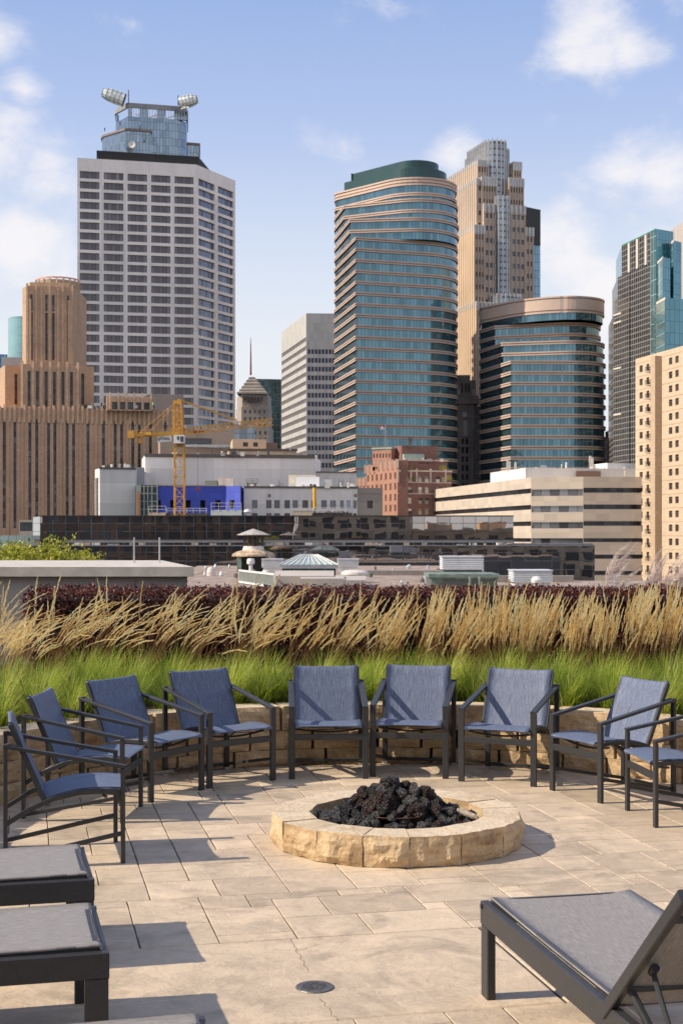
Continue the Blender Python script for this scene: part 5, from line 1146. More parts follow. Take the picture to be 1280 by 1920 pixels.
# building under construction, blue membrane
b = Bld('construction_building', 'building under construction wrapped in bright blue membrane with empty window openings', 'building', -30, 300)
A, B, E = P(296, 288), P(423, 290), P(450.5, 287); zt = Z(911, 288); cs = [(upx(A, B, a), upx(A, B, c)) for a, c in ((297, 301.5), (319, 326.5), (348, 357.5), (375.5, 385), (404, 414))]; cs2 = [(upx(B, E, 429.5), upx(B, E, 439.5))]; rw = [(Z(953, 288), Z(937.5, 288))]
b.vol([A, B, E, (E[0], E[1]+14), (A[0], A[1]+14)], SZ0, zt, {0: dict(cols=cs, rows=rw, rec=.8, name='window_opening', rmi=1), 1: dict(cols=cs2, rows=rw, rec=.8, name='window_opening', rmi=1)}, roofmi=1)
b.w.prism([(A[0], A[1]-.15), (B[0], B[1]-.15), B, A], zt, zt+.25, 1, True)
bm_, nt, bs = base_mat('blue_membrane'); uv = coord(nt, 'UV'); br = N(nt, 'ShaderNodeTexBrick'); L(nt, uv, br.inputs[0]); br.inputs['Scale'].default_value = 1; br.inputs['Brick Width'].default_value = 2.6; br.inputs['Row Height'].default_value = 1.35; br.inputs['Mortar Size'].default_value = .04
br.inputs['Color1'].default_value = (.050, .080, .42, 1); br.inputs['Color2'].default_value = (.064, .10, .52, 1); br.inputs['Mortar'].default_value = (.06, .06, .32, 1); L(nt, br.outputs[0], bs.inputs['Base Color']); bs.inputs['Roughness'].default_value = .7
b.done([bm_, plain('raw_timber', (.45, .38, .3), .9)], [plain('dark_opening', (.008, .008, .010), .9)])
A, B = P(263, 286), P(296, 287.5); Lf = P(254, 292)
m = MB(); m.prism([Lf, A, B, (B[0], B[1]+6), (Lf[0], Lf[1]+6)], SZ0, Z(909, 286)); m.build('scaffold_netting', wallmat('green_netting', (.06, .085, .08), 1.2, 2.1, (.16, .19, .17), .14, .25), b.root)
m = MB()
for px in (256, 263, 270, 277, 285, 295): dd = 285.5; m.bar((X(px, dd), dd, SZ0), (X(px, dd), dd, Z(908, dd)), .16, .16)
for py in (912, 925, 940, 955): m.bar((X(263, 285.5), 285.5, Z(py, 285.5)), (X(295, 285.5), 285.5, Z(py, 285.5)), .12, .12)
m.bar((X(259, 285), 285.2, SZ0), (X(259, 285), 285.2, Z(922, 285)), .5, .3, mi=1); m.build('scaffold', [plain('scaffold_steel', (.30, .33, .31), .5), plain('rust_post', (.4, .16, .06), .7)], b.root)
# white windowed block
b = Bld('office_block', 'long off-white block with a row of small square windows beside the blue membrane', 'building', -15, 300)
A, B = P(457, 290), P(670, 293); Lf = P(450.8, 297); zt = Z(913, 290)
wx = [(472, 482.5), (499, 509), (514, 524.5), (533, 543.5), (548.5, 558.5), (566.5, 577.5), (583.5, 593), (602, 612.5), (618.5, 629.5), (637.5, 644.5), (649.5, 656.5), (662, 668.6)]
b.vol([Lf, A, B, (B[0], B[1]+12), (Lf[0], Lf[1]+12)], SZ0, zt, {1: dict(cols=[(upx(A, B, a), upx(A, B, c)) for a, c in wx], rows=[(Z(953, 290), Z(937.5, 290)), (Z(975, 290), Z(962, 290))], rec=.3)})
b.w.prism([(A[0], A[1]-.2), (B[0]+.1, B[1]-.2), B, A], zt-.2, zt+.18, 1, True, True)
for px in (504, 665.5): m = MB(); m.lathe((X(px, 290), 289.5, Z(932, 290)), [(0, .65), (.35, .6), (.42, 0), (0, 0)], 12, 1); b.w.v += []; m.build('exhaust_hood', [plain('dark_coping', (.12, .1, .09)), plain('hood_brown', (.12, .09, .08), .6)], b.root)
b.done([WH, plain('dark_coping', (.12, .10, .09), .7)], [glass('site_glass', (.13, .13, .15), 1.1, 0, (.1, .09, .08), .06, .5, .15, 1.1, col2=(.26, .30, .36))])
b = Bld('office_block', 'taupe block with a single window right of the long off-white block', 'building', 5, 300)
A, B = P(670.4, 294), P(717, 296); b.vol([A, B, *back(A, B, 14)], SZ0, Z(914.5, 294), {0: dict(cols=[(upx(A, B, 688), upx(A, B, 698.5))], rows=[(Z(953, 294), Z(938.5, 294))], rec=.3)})
b.w.prism([(A[0], A[1]-.12), (B[0], B[1]-.12), B, A], Z(925, 294), Z(923, 294), 0, True, True); b.done([wallmat('taupe_block', (.36, .31, .26), 4, 3, (.3, .26, .22), .08, .04)], [glass('dark_pane', (.05, .04, .04), 1, 0, metal=.3)])
def boxthing(name, label, cat, pa, pb, yt, yb, d, dep, mat, part='casing', top=None, extra=None, drop=0, group=None):
    A, B = P(pa, d), P(pb, d); t = thing(name, label, cat, ((A[0]+B[0])/2, d+dep/2, Z(yb, d)-drop), group); m = MB(); m.prism([A, B, *back(A, B, dep)], Z(yb, d)-drop, Z(yt, d)); m.build(part, mat, t)
    if extra: extra(t, A, B)
    return t
LV = wallmat('louvre_grey', (.34, .35, .34), 50, .28, (.12, .12, .12), .10, .04); 
boxthing('rooftop_unit', 'green-grey louvred rooftop unit above the blue membrane', 'rooftop unit', 384, 407, 901, 911.5, 299, 3, wallmat('louvre_green', (.22, .26, .23), .5, .3, (.10, .12, .10), .08, .04))
boxthing('rooftop_unit', 'pale stained box-shaped rooftop unit above the blue membrane', 'rooftop unit', 409, 437, 896.5, 911.5, 299, 3.5, plain('stained_white', (.55, .50, .47), .7, var=.2, scale=.8, streak=True))
def legs(t, A, B):
    m = MB(); d = A[1]; 
    for px in (464, 478): m.bar((X(px, d), d+1, Z(912, d)), (X(px, d), d+1, Z(905, d)), .3, .3)
    m.build('leg', plain('dark_steel', (.06, .07, .06)), t)
boxthing('rooftop_unit', 'grey condenser raised on legs on the white roof', 'rooftop unit', 461, 482, 897, 905.5, 299, 3, LV, extra=legs, drop=0)
boxthing('roof_penthouse', 'cream plaster penthouse on the long off-white block', 'penthouse', 541, 592, 890.5, 914, 300, 5, plain('cream_plaster', (.62, .54, .44), .8, scale=.1))
boxthing('roof_penthouse', 'bright white box in front of the cream penthouse', 'penthouse', 554.5, 598.5, 894, 914, 297, 2.5, plain('bright_white', (.78, .79, .80), .6, var=.04, scale=.2))
boxthing('rooftop_unit', 'blue-grey louvred unit beside the bright white roof box', 'rooftop unit', 599.5, 622, 899, 913, 298, 3, wallmat('louvre_bluegrey', (.42, .46, .48), .6, 5, (.32, .35, .36), .1, .04))
# tan roofs behind
b = Bld('low_building', 'tan stepped roof block with two small windows behind the white block', 'building', -40, 370)
A, B = P(436, 366), P(499, 367); b.vol([A, B, *back(A, B, 14)], SZ0, Z(823, 366), {0: dict(cols=[(upx(A, B, 455.5), upx(A, B, 465)), (upx(A, B, 474.5), upx(A, B, 483.5))], rows=[(Z(837, 366), Z(829, 366))], rec=.3)})
A, B = P(429, 360), P(556, 362); b.vol([A, B, *back(A, B, 24)], SZ0, Z(844, 360), {}, mi=0); b.w.prism([(A[0]-.2, A[1]-.3), (B[0]+.2, B[1]-.3), (B[0]+.2, B[1]), (A[0]-.2, A[1])], Z(845, 360), Z(841, 360), 1, True, True)
A, B = P(499.5, 368), P(520, 369); b.w.prism([A, B, *back(A, B, 10)], Z(845, 366), Z(829, 366), 2)
b.done([plain('tan_stucco', (.52, .39, .27), .85, scale=.1), plain('brown_fascia', (.10, .075, .06), .7), plain('brown_box', (.17, .11, .09), .8)], [plain('window_dark', (.03, .03, .035), .3)])
b = Bld('low_building', 'taupe low block with a long dark window, between the crane and the pale tower', 'building', -45, 400)
A, B = P(300, 396), P(440, 399); b.vol([A, B, *back(A, B, 30)], SZ0, Z(808, 396), {0: dict(cols=[(upx(A, B, 346), upx(A, B, 397))], rows=[(Z(833, 396), Z(821, 396))], rec=.3)})
A, B = P(300, 388), P(450, 391); b.vol([A, B, *back(A, B, 6)], SZ0, Z(838, 388), {}, mi=0); A, B = P(350, 430), P(478, 432); b.vol([A, B, *back(A, B, 20)], SZ0, Z(796, 430), {}, mi=1)
A, B = P(345, 387.6), P(435, 388.4); b.w.prism([A, B, *back(A, B, 1)], Z(838, 388), Z(833.5, 388), 2)
b.done([plain('taupe_low', (.33, .26, .21), .85, scale=.1), glass('grey_low_glass', (.20, .24, .28), 2, 3, (.15, .17, .2), .2, .7, .2), plain('duct_grey', (.4, .42, .43), .5, scale=1)], [plain('window_slate', (.09, .09, .10), .35)])

# ---------------------------------------------------------------- yellow tower crane
D1 = 262; YEL = plain('crane_yellow', (.66, .33, .035), .5, var=.15, scale=.5); t = thing('tower_crane', 'yellow lattice tower crane with white cab standing over the building site', 'crane', (X(336.5, D1), D1, SZ0))
def lattice(m, p, q, w0, w1, n, th=.16, up=(0, 0, 1), tri=False, dg=.10):
    p, q = Vector(p), Vector(q); d = (q-p).normalized(); upv = Vector(up); r = d.cross(upv).normalized(); u = r.cross(d).normalized()
    cs = [(-1, -1), (1, -1), (1, 1), (-1, 1)] if not tri else [(-1, -1), (1, -1), (0, 1)]
    pt = lambda k, c: p+(q-p)*(k/n)+(r*c[0]+u*c[1])*((w0+(w1-w0)*k/n)/2)
    for c in cs: m.bar(pt(0, c), pt(n, c), th, th)
    for k in range(n):
        for i in range(len(cs)):
            c, e = cs[i], cs[(i+1) % len(cs)]; m.bar(pt(k, c), pt(k+1, e) if k % 2 else pt(k+1, c), dg, dg) if False else m.bar(pt(k, c if k % 2 else e), pt(k+1, e if k % 2 else c), dg, dg)
            m.bar(pt(k, c), pt(k, e), dg, dg)
mx = X(336.5, D1); zc = Z(815, D1)
m = MB(); lattice(m, (mx, D1, SZ0), (mx, D1, Z(838, D1)), 1.75, 1.75, 22, .19, (0, 1, 0), dg=.085); m.build('mast', YEL, t)
m = MB(); m.box(mx-.95, mx+.95, D1-.95, D1+.95, Z(838, D1), Z(832, D1)); m.box(mx-.7, mx+.7, D1-.7, D1+.7, Z(832, D1), Z(828, D1)); m.box(mx-1.1, mx+1.1, D1-1.1, D1+1.1, Z(828, D1), Z(826, D1)); m.build('slewing_ring', plain('crane_ochre', (.40, .22, .05), .6), t)
ax = X(333.5, D1); m = MB(); lattice(m, (X(334.5, D1), D1, Z(827, D1)), (ax, D1, Z(757, D1)), 1.75, 1.25, 9, .18, (0, 1, 0), dg=.10); m.box(ax-.85, ax+.65, D1-.5, D1+.5, Z(757, D1), Z(751, D1)); m.bar((ax, D1, Z(755, D1)), (ax+.2, D1, Z(748.5, D1)), .5, .4); m.build('tower_head', YEL, t)
jr = (X(508, 272), 272, Z(791, 272)); jl = (X(346, D1), D1-.4, Z(809, D1))
m = MB(); lattice(m, jl, jr, 1.25, 1.25, 24, .17, (0, 0, 1), False, .10); m.bar((X(344, D1), D1-.4, Z(816, D1)), jl, .2, .2); m.build('jib', YEL, t)
m = MB(); cl = (X(250, 257), 257, Z(816, 257))
for dy in (-.5, .5): m.bar((X(345, D1), D1+dy, Z(812.5, D1)), (cl[0], cl[1]+dy, cl[2]), .18, .62)
for k in range(12):
    p = Vector((X(345, D1), D1, Z(812.5, D1))).lerp(Vector(cl), k/12); m.bar(p-Vector((0, .5, 0)), p+Vector((0, .5, 0)), .12, .12); m.bar(p+Vector((0, -.5, .2)), p+Vector((0, -.5, 1.0)), .06, .06)
m.bar((X(345, D1), D1-.5, Z(805, D1)), (cl[0], cl[1]-.5, cl[2]+.85), .06, .06); m.box(X(262, 258), X(284, 258), 257.4, 258.4, Z(816, 258), Z(810.5, 258)); m.build('counter_jib', YEL, t)
m = MB(); m.box(X(240, 256.5), X(251.5, 256.5), 255.8, 257.8, Z(822, 257), Z(808, 257)); m.box(X(259.5, 257.5), X(266, 257.5), 257, 258, Z(831, 257), Z(821, 257)); m.build('counterweight', plain('counterweight_yellow', (.62, .31, .05), .7), t)
m = MB(); m.box(X(326.5, 260), X(346.5, 260), 259, 260.6, Z(831.5, 260), Z(816, 260)); o = m.build('cab', plain('cab_white', (.72, .70, .66), .5, var=.06), t)
m = MB(); m.box(X(339.5, 260), X(345, 260), 258.95, 259, Z(829, 260), Z(818.5, 260)); m.box(X(333, 260), X(337, 260), 258.95, 259, Z(825, 260), Z(818.5, 260)); m.build('cab_window', plain('cab_glass', (.04, .045, .05), .1), o)
m = MB(); hd_ = Vector((ax+.2, D1, Z(749.5, D1)))
m.bar(hd_, (X(443, 268), 268, Z(787, 268)), .26, .26); m.bar(hd_, (X(262, 258), 257.5, Z(812, 258)), .09, .09); m.bar(hd_-Vector((.2, 0, .5)), (X(278, 259), 258.8, Z(812, 259)), .07, .07); m.build('tie_rod', YEL, t)
m = MB(); m.box(X(436, 266), X(446, 266), 266.5, 267.5, Z(796, 267), Z(789, 267)); m.build('winch_box', plain('winch_grey', (.4, .38, .34), .6), t)
m = MB(); tx = X(371, 263.5); m.box(tx-.9, tx+1.0, 263, 264, Z(811.5, 263), Z(807.5, 263)); m.build('trolley', plain('trolley_red', (.35, .04, .04), .5), t)
m = MB(); m.bar((tx, 263.5, Z(810, 263)), (tx, 263.5, Z(912, 263)), .05, .05); o = m.build('hoist_cable', plain('cable_dark', (.08, .08, .08), .6), t)
m = MB(); m.lathe((tx, 263.5, Z(917, 263.5)), [(0, .42), (.25, .36), (.34, 0), (.25, -.36), (0, -.42)], 12); m.bar((tx, 263.5, Z(921, 263)), (tx, 263.5, Z(931, 263)), .12, .12, mi=1); m.build('hook_block', [plain('hook_red', (.42, .06, .05), .5), plain('hook_green', (.05, .2, .18), .6)], t, True)
m = MB(); s0 = Vector((X(295, 259.4), 259.2, Z(829.5, 259.4))); s1 = Vector((X(322, 260.6), 260.4, Z(827, 260.6))); h_ = 11*260/F
m.face([s0, s1, s1+Vector((0, 0, h_)), s0+Vector((0, 0, h_))]); m.face([s0+Vector((0, .12, 0)), s1+Vector((0, .12, 0)), s1+Vector((0, .12, h_)), s0+Vector((0, .12, h_))]); m.face([s0, s1, s1+Vector((0, .12, 0)), s0+Vector((0, .12, 0))]); sg = m.build('sign_board', plain('sign_white', (.8, .8, .79), .5, var=.02), t)
mid = (s0+s1)/2; tx_ = text('STAHL', mid.x+.15, mid.y-.03, mid.z+.33, .52, 1.9, plain('sign_letters', (.10, .12, .14), .6), sg, .02, math.atan2((s1-s0).y, (s1-s0).x))
m = MB(); m.box(s0.x+.15, s0.x+.42, s0.y+.0-.03, s0.y+.04-.03, s0.z+.36, s0.z+.8); m.build('sign_mark', plain('sign_letters', (.1, .12, .14)), sg)

# yellow concrete chute, working platforms and rails
t = thing('debris_chute', 'bright yellow upright chute with a black top in front of the off-white block', 'chute', (X(589, 284), 284, Z(968, 284))); x = X(589.3, 284)
m = MB(); m.lathe((x, 284, 0), [(.30, Z(955, 284)), (.33, Z(940, 284)), (.33, Z(914, 284)), (0, Z(914, 284))], 14); m.build('tube', plain('chute_yellow', (.75, .40, .02), .5, var=.1), t)
m = MB(); m.lathe((x, 284, 0), [(.36, Z(914, 284)), (.40, Z(911, 284)), (.2, Z(907.5, 284)), (0, Z(907.5, 284))], 14); m.lathe((x, 284, 0), [(.2, SZ0), (.22, Z(955, 284))], 10); m.build('collar', plain('chute_black', (.03, .03, .03), .6), t)
def platform(label, pa, pb, yt, yb, ra, rb, ry, d, mat):
    t = thing('work_platform', label, 'platform', (X((pa+pb)/2, d), d, Z(yb, d)), 'work platforms on the building site'); m = MB(); m.box(X(pa, d), X(pb, d), d, d+3, Z(yb, d)-2, Z(yt, d)); m.build('deck', mat, t); m = MB(); n = max(2, int((rb-ra)/12))
    for k in range(n+1): xx = X(ra+(rb-ra)*k/n, d); m.bar((xx, d-.05, Z(yt, d)), (xx, d-.05, Z(ry, d)), .09, .09)
    for f in (0, .5): m.bar((X(ra, d), d-.05, Z(ry+(yt-ry)*f, d)), (X(rb, d), d-.05, Z(ry+(yt-ry)*f, d)), .08, .08)
    m.build('guard_rail', plain('rail_white', (.62, .60, .57), .5), t)
platform('tan work platform with white rails left of the crane mast', 278, 310, 961, 972, 279, 311, 949, 270, plain('ply_tan', (.52, .42, .3), .8))
platform('dark work platform with white rails under the crane mast', 312, 388, 962, 974, 313, 387, 953, 271, plain('deck_dark', (.10, .085, .08), .8))
platform('pale grey panelled work platform right of the crane mast', 395, 452, 956, 972, 396, 452, 943, 268, plain('panel_pale', (.56, .60, .58), .7))
platform('tan parapet platform with white rails near the yellow chute', 549, 585, 958, 972, 548, 586, 953, 272, plain('ply_tan', (.52, .42, .3), .8))
platform('dark cluttered platform with rails right of the yellow chute', 587, 660, 961, 974, 588, 660, 952, 273, plain('deck_dark', (.10, .085, .08), .8))
random.seed(44)
m = MB()
for i in range(70):
    px = random.uniform(588, 658); d = random.uniform(271.5, 273); x = X(px, d); z = Z(962, d)+random.random()*.4; s = random.uniform(.06, .25); m.box(x-s, x+s, d-.1, d+.1, z, z+s, random.randrange(3))
tag(m.build('building_materials', [plain('mat_a', (.45, .4, .36), .8), plain('mat_b', (.14, .1, .08), .8), plain('mat_c', (.6, .6, .6), .6)]), 'jumble of building materials on the dark platform right of the yellow chute', 'building materials', kind='stuff')
for px, lab in ((464, 'white round tank at the left end of the off-white block'),):
    t = thing('water_tank', lab, 'tank', (X(px, 270), 270, Z(968, 270))); m = MB(); m.lathe((X(px, 270), 270, 0), [(.3, Z(968, 270)), (.35, Z(963, 270)), (.75, Z(960, 270)), (.6, Z(956, 270)), (0, Z(954.5, 270))], 16); m.build('drum', plain('tank_white', (.75, .74, .72), .5), t, True)

# ---------------------------------------------------------------- long black mirror-glass building
b = Bld('glass_hall', 'long low black mirror-glass building reflecting brown facades', 'building', -5, 155)
MG = glass('mirror_black', (.40, .375, .36), 1.35, .86, (.05, .05, .05), .045, .96, .01, .35, .009, .22)
A, B = P(75, 150), P(962, 150); Lf = P(62, 156); z1, z0 = Z(968.5, 150), Z(1012, 150)
def mirror(A, B, z0, z1, nm='mirror_wall'):
    l = math.dist(A, B); m = MB(); m.face([(*A, z0), (*B, z0), (*B, z1), (*A, z1)], 0, [(0, 0), (l, 0), (l, z1-z0), (0, z1-z0)]); m.build(nm, MG, b.root)
mirror(A, B, z0, z1); mirror(Lf, A, z0, z1); mirror(B, (B[0]+.8, B[1]+9), z0, z1)
m = MB(); m.prism([(A[0], A[1]+.15), (B[0], B[1]+.15), (B[0], B[1]+25), (Lf[0], Lf[1]+22), (Lf[0]+.1, Lf[1]+.1)], SZ0, z1-.05); m.build('core', plain('hall_core', (.05, .04, .035), .8), b.root)
m = MB(); m.prism([(A[0]-.05, A[1]-.08), (B[0]+.05, B[1]-.08), (B[0]+.05, B[1]+.2), (A[0]-.05, A[1]+.2)], z1, z1+.12, 0, True, True); m.prism([(A[0]-.05, A[1]-.08), (B[0]+.1, B[1]-.08), (B[0]+.1, B[1]+.1), (A[0], A[1]+.1)], z0-.15, z0, 0, True, True); m.build('roof_edge', plain('black_edge', (.02, .018, .017), .5), b.root)
A, B = P(20, 142), P(1114.5, 142); z3 = Z(1024, 142)
mirror(A, B, SZ0, z3, 'mirror_wall'); mirror(B, (B[0]+.6, B[1]+8), SZ0, z3)
m = MB(); m.prism([(A[0], A[1]+.1), (B[0]-.02, B[1]+.1), (B[0], 150.2), (A[0], 150.2)], SZ0, z3-.02); m.build('terrace_roof', plain('hall_core', (.05, .04, .035)), b.root)
m = MB(); m.prism([(A[0], A[1]-.06), (B[0]+.05, B[1]-.06), (B[0], B[1]+.2), (A[0], A[1]+.2)], z3, z3+.10, 0, True, True); xa = X(962, 142)
m.prism([P(120, 141.9), P(962, 141.9), P(962, 142.3), P(120, 142.3)], Z(1017.5, 142), Z(1013, 142), 0, True, True)
for k in range(46): px = 120+842*k/45; m.bar((X(px, 142.1), 142.1, z3), (X(px, 142.1), 142.1, Z(1015, 142)), .08, .08)
m.build('parapet_rail', plain('rail_grey', (.22, .22, .23), .5, .3), b.root)
m = MB(); m.prism([P(962, 142.4), P(1112, 142.4), P(1112, 149), P(962, 149)], z3, Z(1019, 142)); m.build('roof_edge', plain('slate_roof', (.16, .16, .17), .6), b.root)
random.seed(12); m = MB()
for i in range(46):
    px = random.uniform(125, 955); w = random.uniform(3, 22); d = random.uniform(144, 149); m.box(X(px, d), X(px+w, d), d, d+.8, z3, z3+random.uniform(.15, .5), random.randrange(4))
m.build('rooftop_clutter', [plain('cl_white', (.66, .64, .6), .6), plain('cl_tan', (.45, .36, .27), .8), plain('cl_dark', (.05, .05, .05), .7), plain('cl_grey', (.3, .3, .3), .7)], b.root, kind='stuff')
b = Bld('low_building', 'low pale green glass roof at the far left below the brown brick building', 'building', -38, 165)
A, B = P(-60, 160), P(64, 160); b.vol([A, B, *back(A, B, 20)], SZ0, Z(1004, 160), {}); b.done(glass('green_roof_glass', (.30, .38, .38), .9, 0, (.22, .28, .28), .1, .3, .4), [])
b = Bld('rooftop_plant_room', 'small dark glazed plant room beside the left end of the black glass building', 'plant room', -36, 190)
b.vol([P(36, 190), P(62, 190), P(62, 194), P(36, 194)], Z(1004, 190)-3, Z(975, 190), {0: dict(cols=[(.12, X(62, 190)-X(36, 190)-.12)], rows=[(Z(996, 190), Z(979, 190))], rec=.1)}); b.done([plain('plant_tan', (.36, .31, .26), .7)], [glass('plant_glass', (.06, .065, .07), .5, 0, (.02, .02, .02), .06, .5, .2)])

# buildings across the street behind the camera, seen only as reflections in the mirror glass
BR = wallmat('hotel_brick', (.24, .14, .09), .9, .35, (.2, .12, .08), .05, .15, brick=True); BR2 = wallmat('hotel_stone_sunlit', (.74, .55, .36), 2, 1.1, (.5, .36, .24), .06, .12)  # tan stone made paler to stand in for sunlight its face lacks
hg = glass('hotel_glass', (.08, .09, .11), 0, 0, metal=.5, rough=.1)
for lab, x0, x1, y, z1, mt in (('brown brick hotel behind the camera, mirrored in the black glass', -12, -72, -40, 26, BR), ('tall tan stone block behind the camera, mirrored in the middle of the black glass', 17, -11, -46, 11, BR2), ('low tan stone block behind the camera at right, mirrored in the black glass', 80, 18, -60, 3.2, BR2)):
    b = Bld('office_block', lab, 'building', (x0+x1)/2, y-12); A, B = (x0, y), (x1, y); w = abs(x0-x1); n = int(w/4.2)
    b.vol([A, B, (x1, y-22), (x0, y-22)], SZ0, z1, {0: dict(cols=cols_even(1, w-1, n, .66), rows=rows_even(z1-1.2, 3.5, 2.5, int((z1+8)/3.5)), rec=.25)})
    b.w.prism([(x1-.5, y-22), (x0+.5, y-22), (x0+.5, y+.6), (x1-.5, y+.6)], z1, z1+.7, 1, True, True)
    m_ = b.w
    for k in range(0, int(w/14)): xx = min(x0, x1)+14*k+4; m_.prism([(xx, y-12), (xx+6, y-12), (xx+6, y-4), (xx, y-4)], z1+.7, z1+2.2, 1)
    b.done([mt, BR2], [hg])
# ---------------------------------------------------------------- neighbouring gravel roof with its vents
RZ = -.8
def rd(py, z=RZ): return (CH-z)*F/(py-HY)
b = Bld('low_roof_building', 'neighbouring low building with a pinkish gravel roof full of vents', 'building', 5, 105)
f = [(-10.5, 70), (30, 70), (30, 89), (11.2, 89), (11.2, 134), (-13.5, 134)]; b.w.prism(f, SZ0, RZ, 0, False); b.w.face([(*p, RZ) for p in f], 1)
m = b.w
def pb(px0, px1, yt, yb, dep, mi, z=RZ, m=None):
    d = rd(yb); (m or b.w).prism([P(px0, d), P(px1, d), P(px1, d+dep), P(px0, d+dep)], z-.05, Z(yt, d), mi, True)
pb(515, 626, 1080, 1103, 12, 2); pb(563, 645, 1085, 1107, 6, 2); pb(646, 686, 1088, 1107, 8, 2); pb(690, 902, 1070, 1079, 2.0, 3); pb(896, 1075, 1080, 1092, 1.2, 3)
# sloping seam-metal skirt at the left
sk = [(X(300, 62), 62, RZ-1.6), (X(470, 66), 66, RZ-1.6), (-10.4, 69.9, RZ), (-10.4, 100, RZ)]
for k in range(14):
    a0 = (-10.5-3*1, 70+66*k/14, RZ-1.2); m.face([(-10.5, 70+66*k/14, RZ+.02), (-10.5, 70+66*(k+1)/14-.15, RZ+.02), (-13.6, 70+66*(k+1)/14-.15, RZ-1.3), (-13.6, 70+66*k/14, RZ-1.3)], 4)
b.done([plain('roof_wall', (.3, .27, .24), .8), plain('roof_gravel', (.30, .235, .195), .95, var=.32, scale=1.2, bmp=.05), wallmat('stained_concrete', (.42, .385, .35), 30, 30, None, .01, .12), plain('parapet_dark', (.25, .22, .20), .8), plain('seam_metal', (.36, .37, .38), .45, .5)], [])  # low parapets in a darker grey-brown
GRN = plain('verdigris', (.17, .225, .19), .7, scale=1.6, var=.32); GAL = plain('galvanised', (.52, .54, .55), .4, .5, scale=1.5, var=.12); WHP = plain('vent_white', (.68, .67, .65), .5, var=.06, scale=2)
SLAT = wallmat('slat_white', (.66, .68, .70), 50, .115, (.30, .32, .34), .045, .03)
# roofed lantern vent
D1 = rd(1072); x = X(475, D1); t = thing('roof_lantern', 'weathered roof lantern with a conical metal cap on thin posts', 'roof lantern', (x, D1, RZ)); q = lambda px: (px)/F*D1
m = MB(); m.lathe((x, D1, 0), [(q(31), Z(1003.5, D1)), (q(31), Z(1002.5, D1)), (q(14), Z(996, D1)), (0, Z(991, D1)), ], 24); m.lathe((x, D1, 0), [(0, Z(1003, D1)), (q(31), Z(1003.5, D1))], 24); m.build('cap', plain('lead_grey', (.40, .37, .33), .6, scale=2, var=.2), t)
m = MB()
for k in range(12): a = 2*math.pi*k/12; c = (x+q(18)*math.cos(a), D1+q(18)*math.sin(a)); m.bar((*c, Z(1024, D1)), (*c, Z(1003, D1)), .10, .10)
m.lathe((x, D1, 0), [(q(9), Z(1024, D1)), (q(10), Z(1010, D1)), (q(4), Z(1006, D1))], 12); m.build('post', plain('rust_dark', (.07, .05, .04), .7), t)
m = MB(); m.lathe((x, D1, 0), [(q(22), Z(1033.5, D1)), (q(20), Z(1030, D1)), (q(18.5), Z(1024, D1)), (0, Z(1023.5, D1))], 24); m.build('drum', plain('lead_pale', (.62, .58, .53), .6, scale=2), t, True)
m = MB(); m.lathe((x, D1, 0), [(0, Z(1043, D1)), (q(40), Z(1043, D1)), (q(40), Z(1039.5, D1)), (q(33), Z(1035, D1)), (q(21), Z(1031.5, D1))], 28); m.build('skirt_roof', plain('mossy_lead', (.42, .32, .22), .8, scale=2.5, var=.4), t)
m = MB(); m.box(x-q(29), x-q(21), D1-1, D1+1.2, RZ, Z(1043, D1), 0); m.box(x-q(20.8), x+q(24), D1-.6, D1+1.2, RZ, Z(1043, D1), 1); m.build('base', [GRN, plain('lantern_dark', (.02, .02, .02), .7)], t)
# hipped glass skylight
D1 = rd(1087); t = thing('skylight', 'hipped skylight with pale green glass roof and dark green sides', 'skylight', (X(578, D1), D1+2, RZ)); dep = 3.4; x0, x1 = X(526, D1), X(632, D1); ze, zr = Z(1059, D1), Z(1040, D1+1.7)
m = MB(); m.box(x0+.1, x1-.1, D1, D1+dep, RZ, Z(1066, D1)); m.build('base', glass('skylight_side', (.05, .11, .09), 1.0, 0, (.15, .2, .17), .06, .6, .2), t)
m = MB(); m.box(x0-.06, x1+.04, D1-.1, D1+dep+.1, Z(1066, D1), ze); m.build('eave', GAL, t)
r0, r1 = X(563, D1+1.7), X(595, D1+1.7); m = MB(); q4 = [(x0-.1, D1-.15, ze), (x1+.08, D1-.15, ze), (x1+.08, D1+dep, ze), (x0-.1, D1+dep, ze)]; ra, rb = (r0, D1+1.7, zr), (r1, D1+1.7, zr)
m.face([q4[0], q4[1], rb, ra]); m.face([q4[1], q4[2], rb]); m.face([q4[2], q4[3], ra, rb]); m.face([q4[3], q4[0], ra]); o = m.build('glass_roof', plain('skylight_pane', (.40, .48, .45), .25, .3, .15, 1.2), t)
m = MB()
for k in range(11):
    s = k/10; a = Vector(q4[0]).lerp(Vector(q4[1]), s); e = Vector(ra).lerp(Vector(rb), s); m.bar(a+Vector((0, -.01, .02)), e+Vector((0, 0, .02)), .05, .05)
for s in (.35, .7): m.bar(Vector(q4[0]).lerp(Vector(ra), s), Vector(q4[1]).lerp(Vector(rb), s), .03, .04)
for s in range(1, 6): m.bar(Vector(q4[3]).lerp(Vector(q4[0]), s/6), ra, .04, .04)
m.build('glazing_bar', plain('bar_pale', (.6, .62, .6), .5), o)
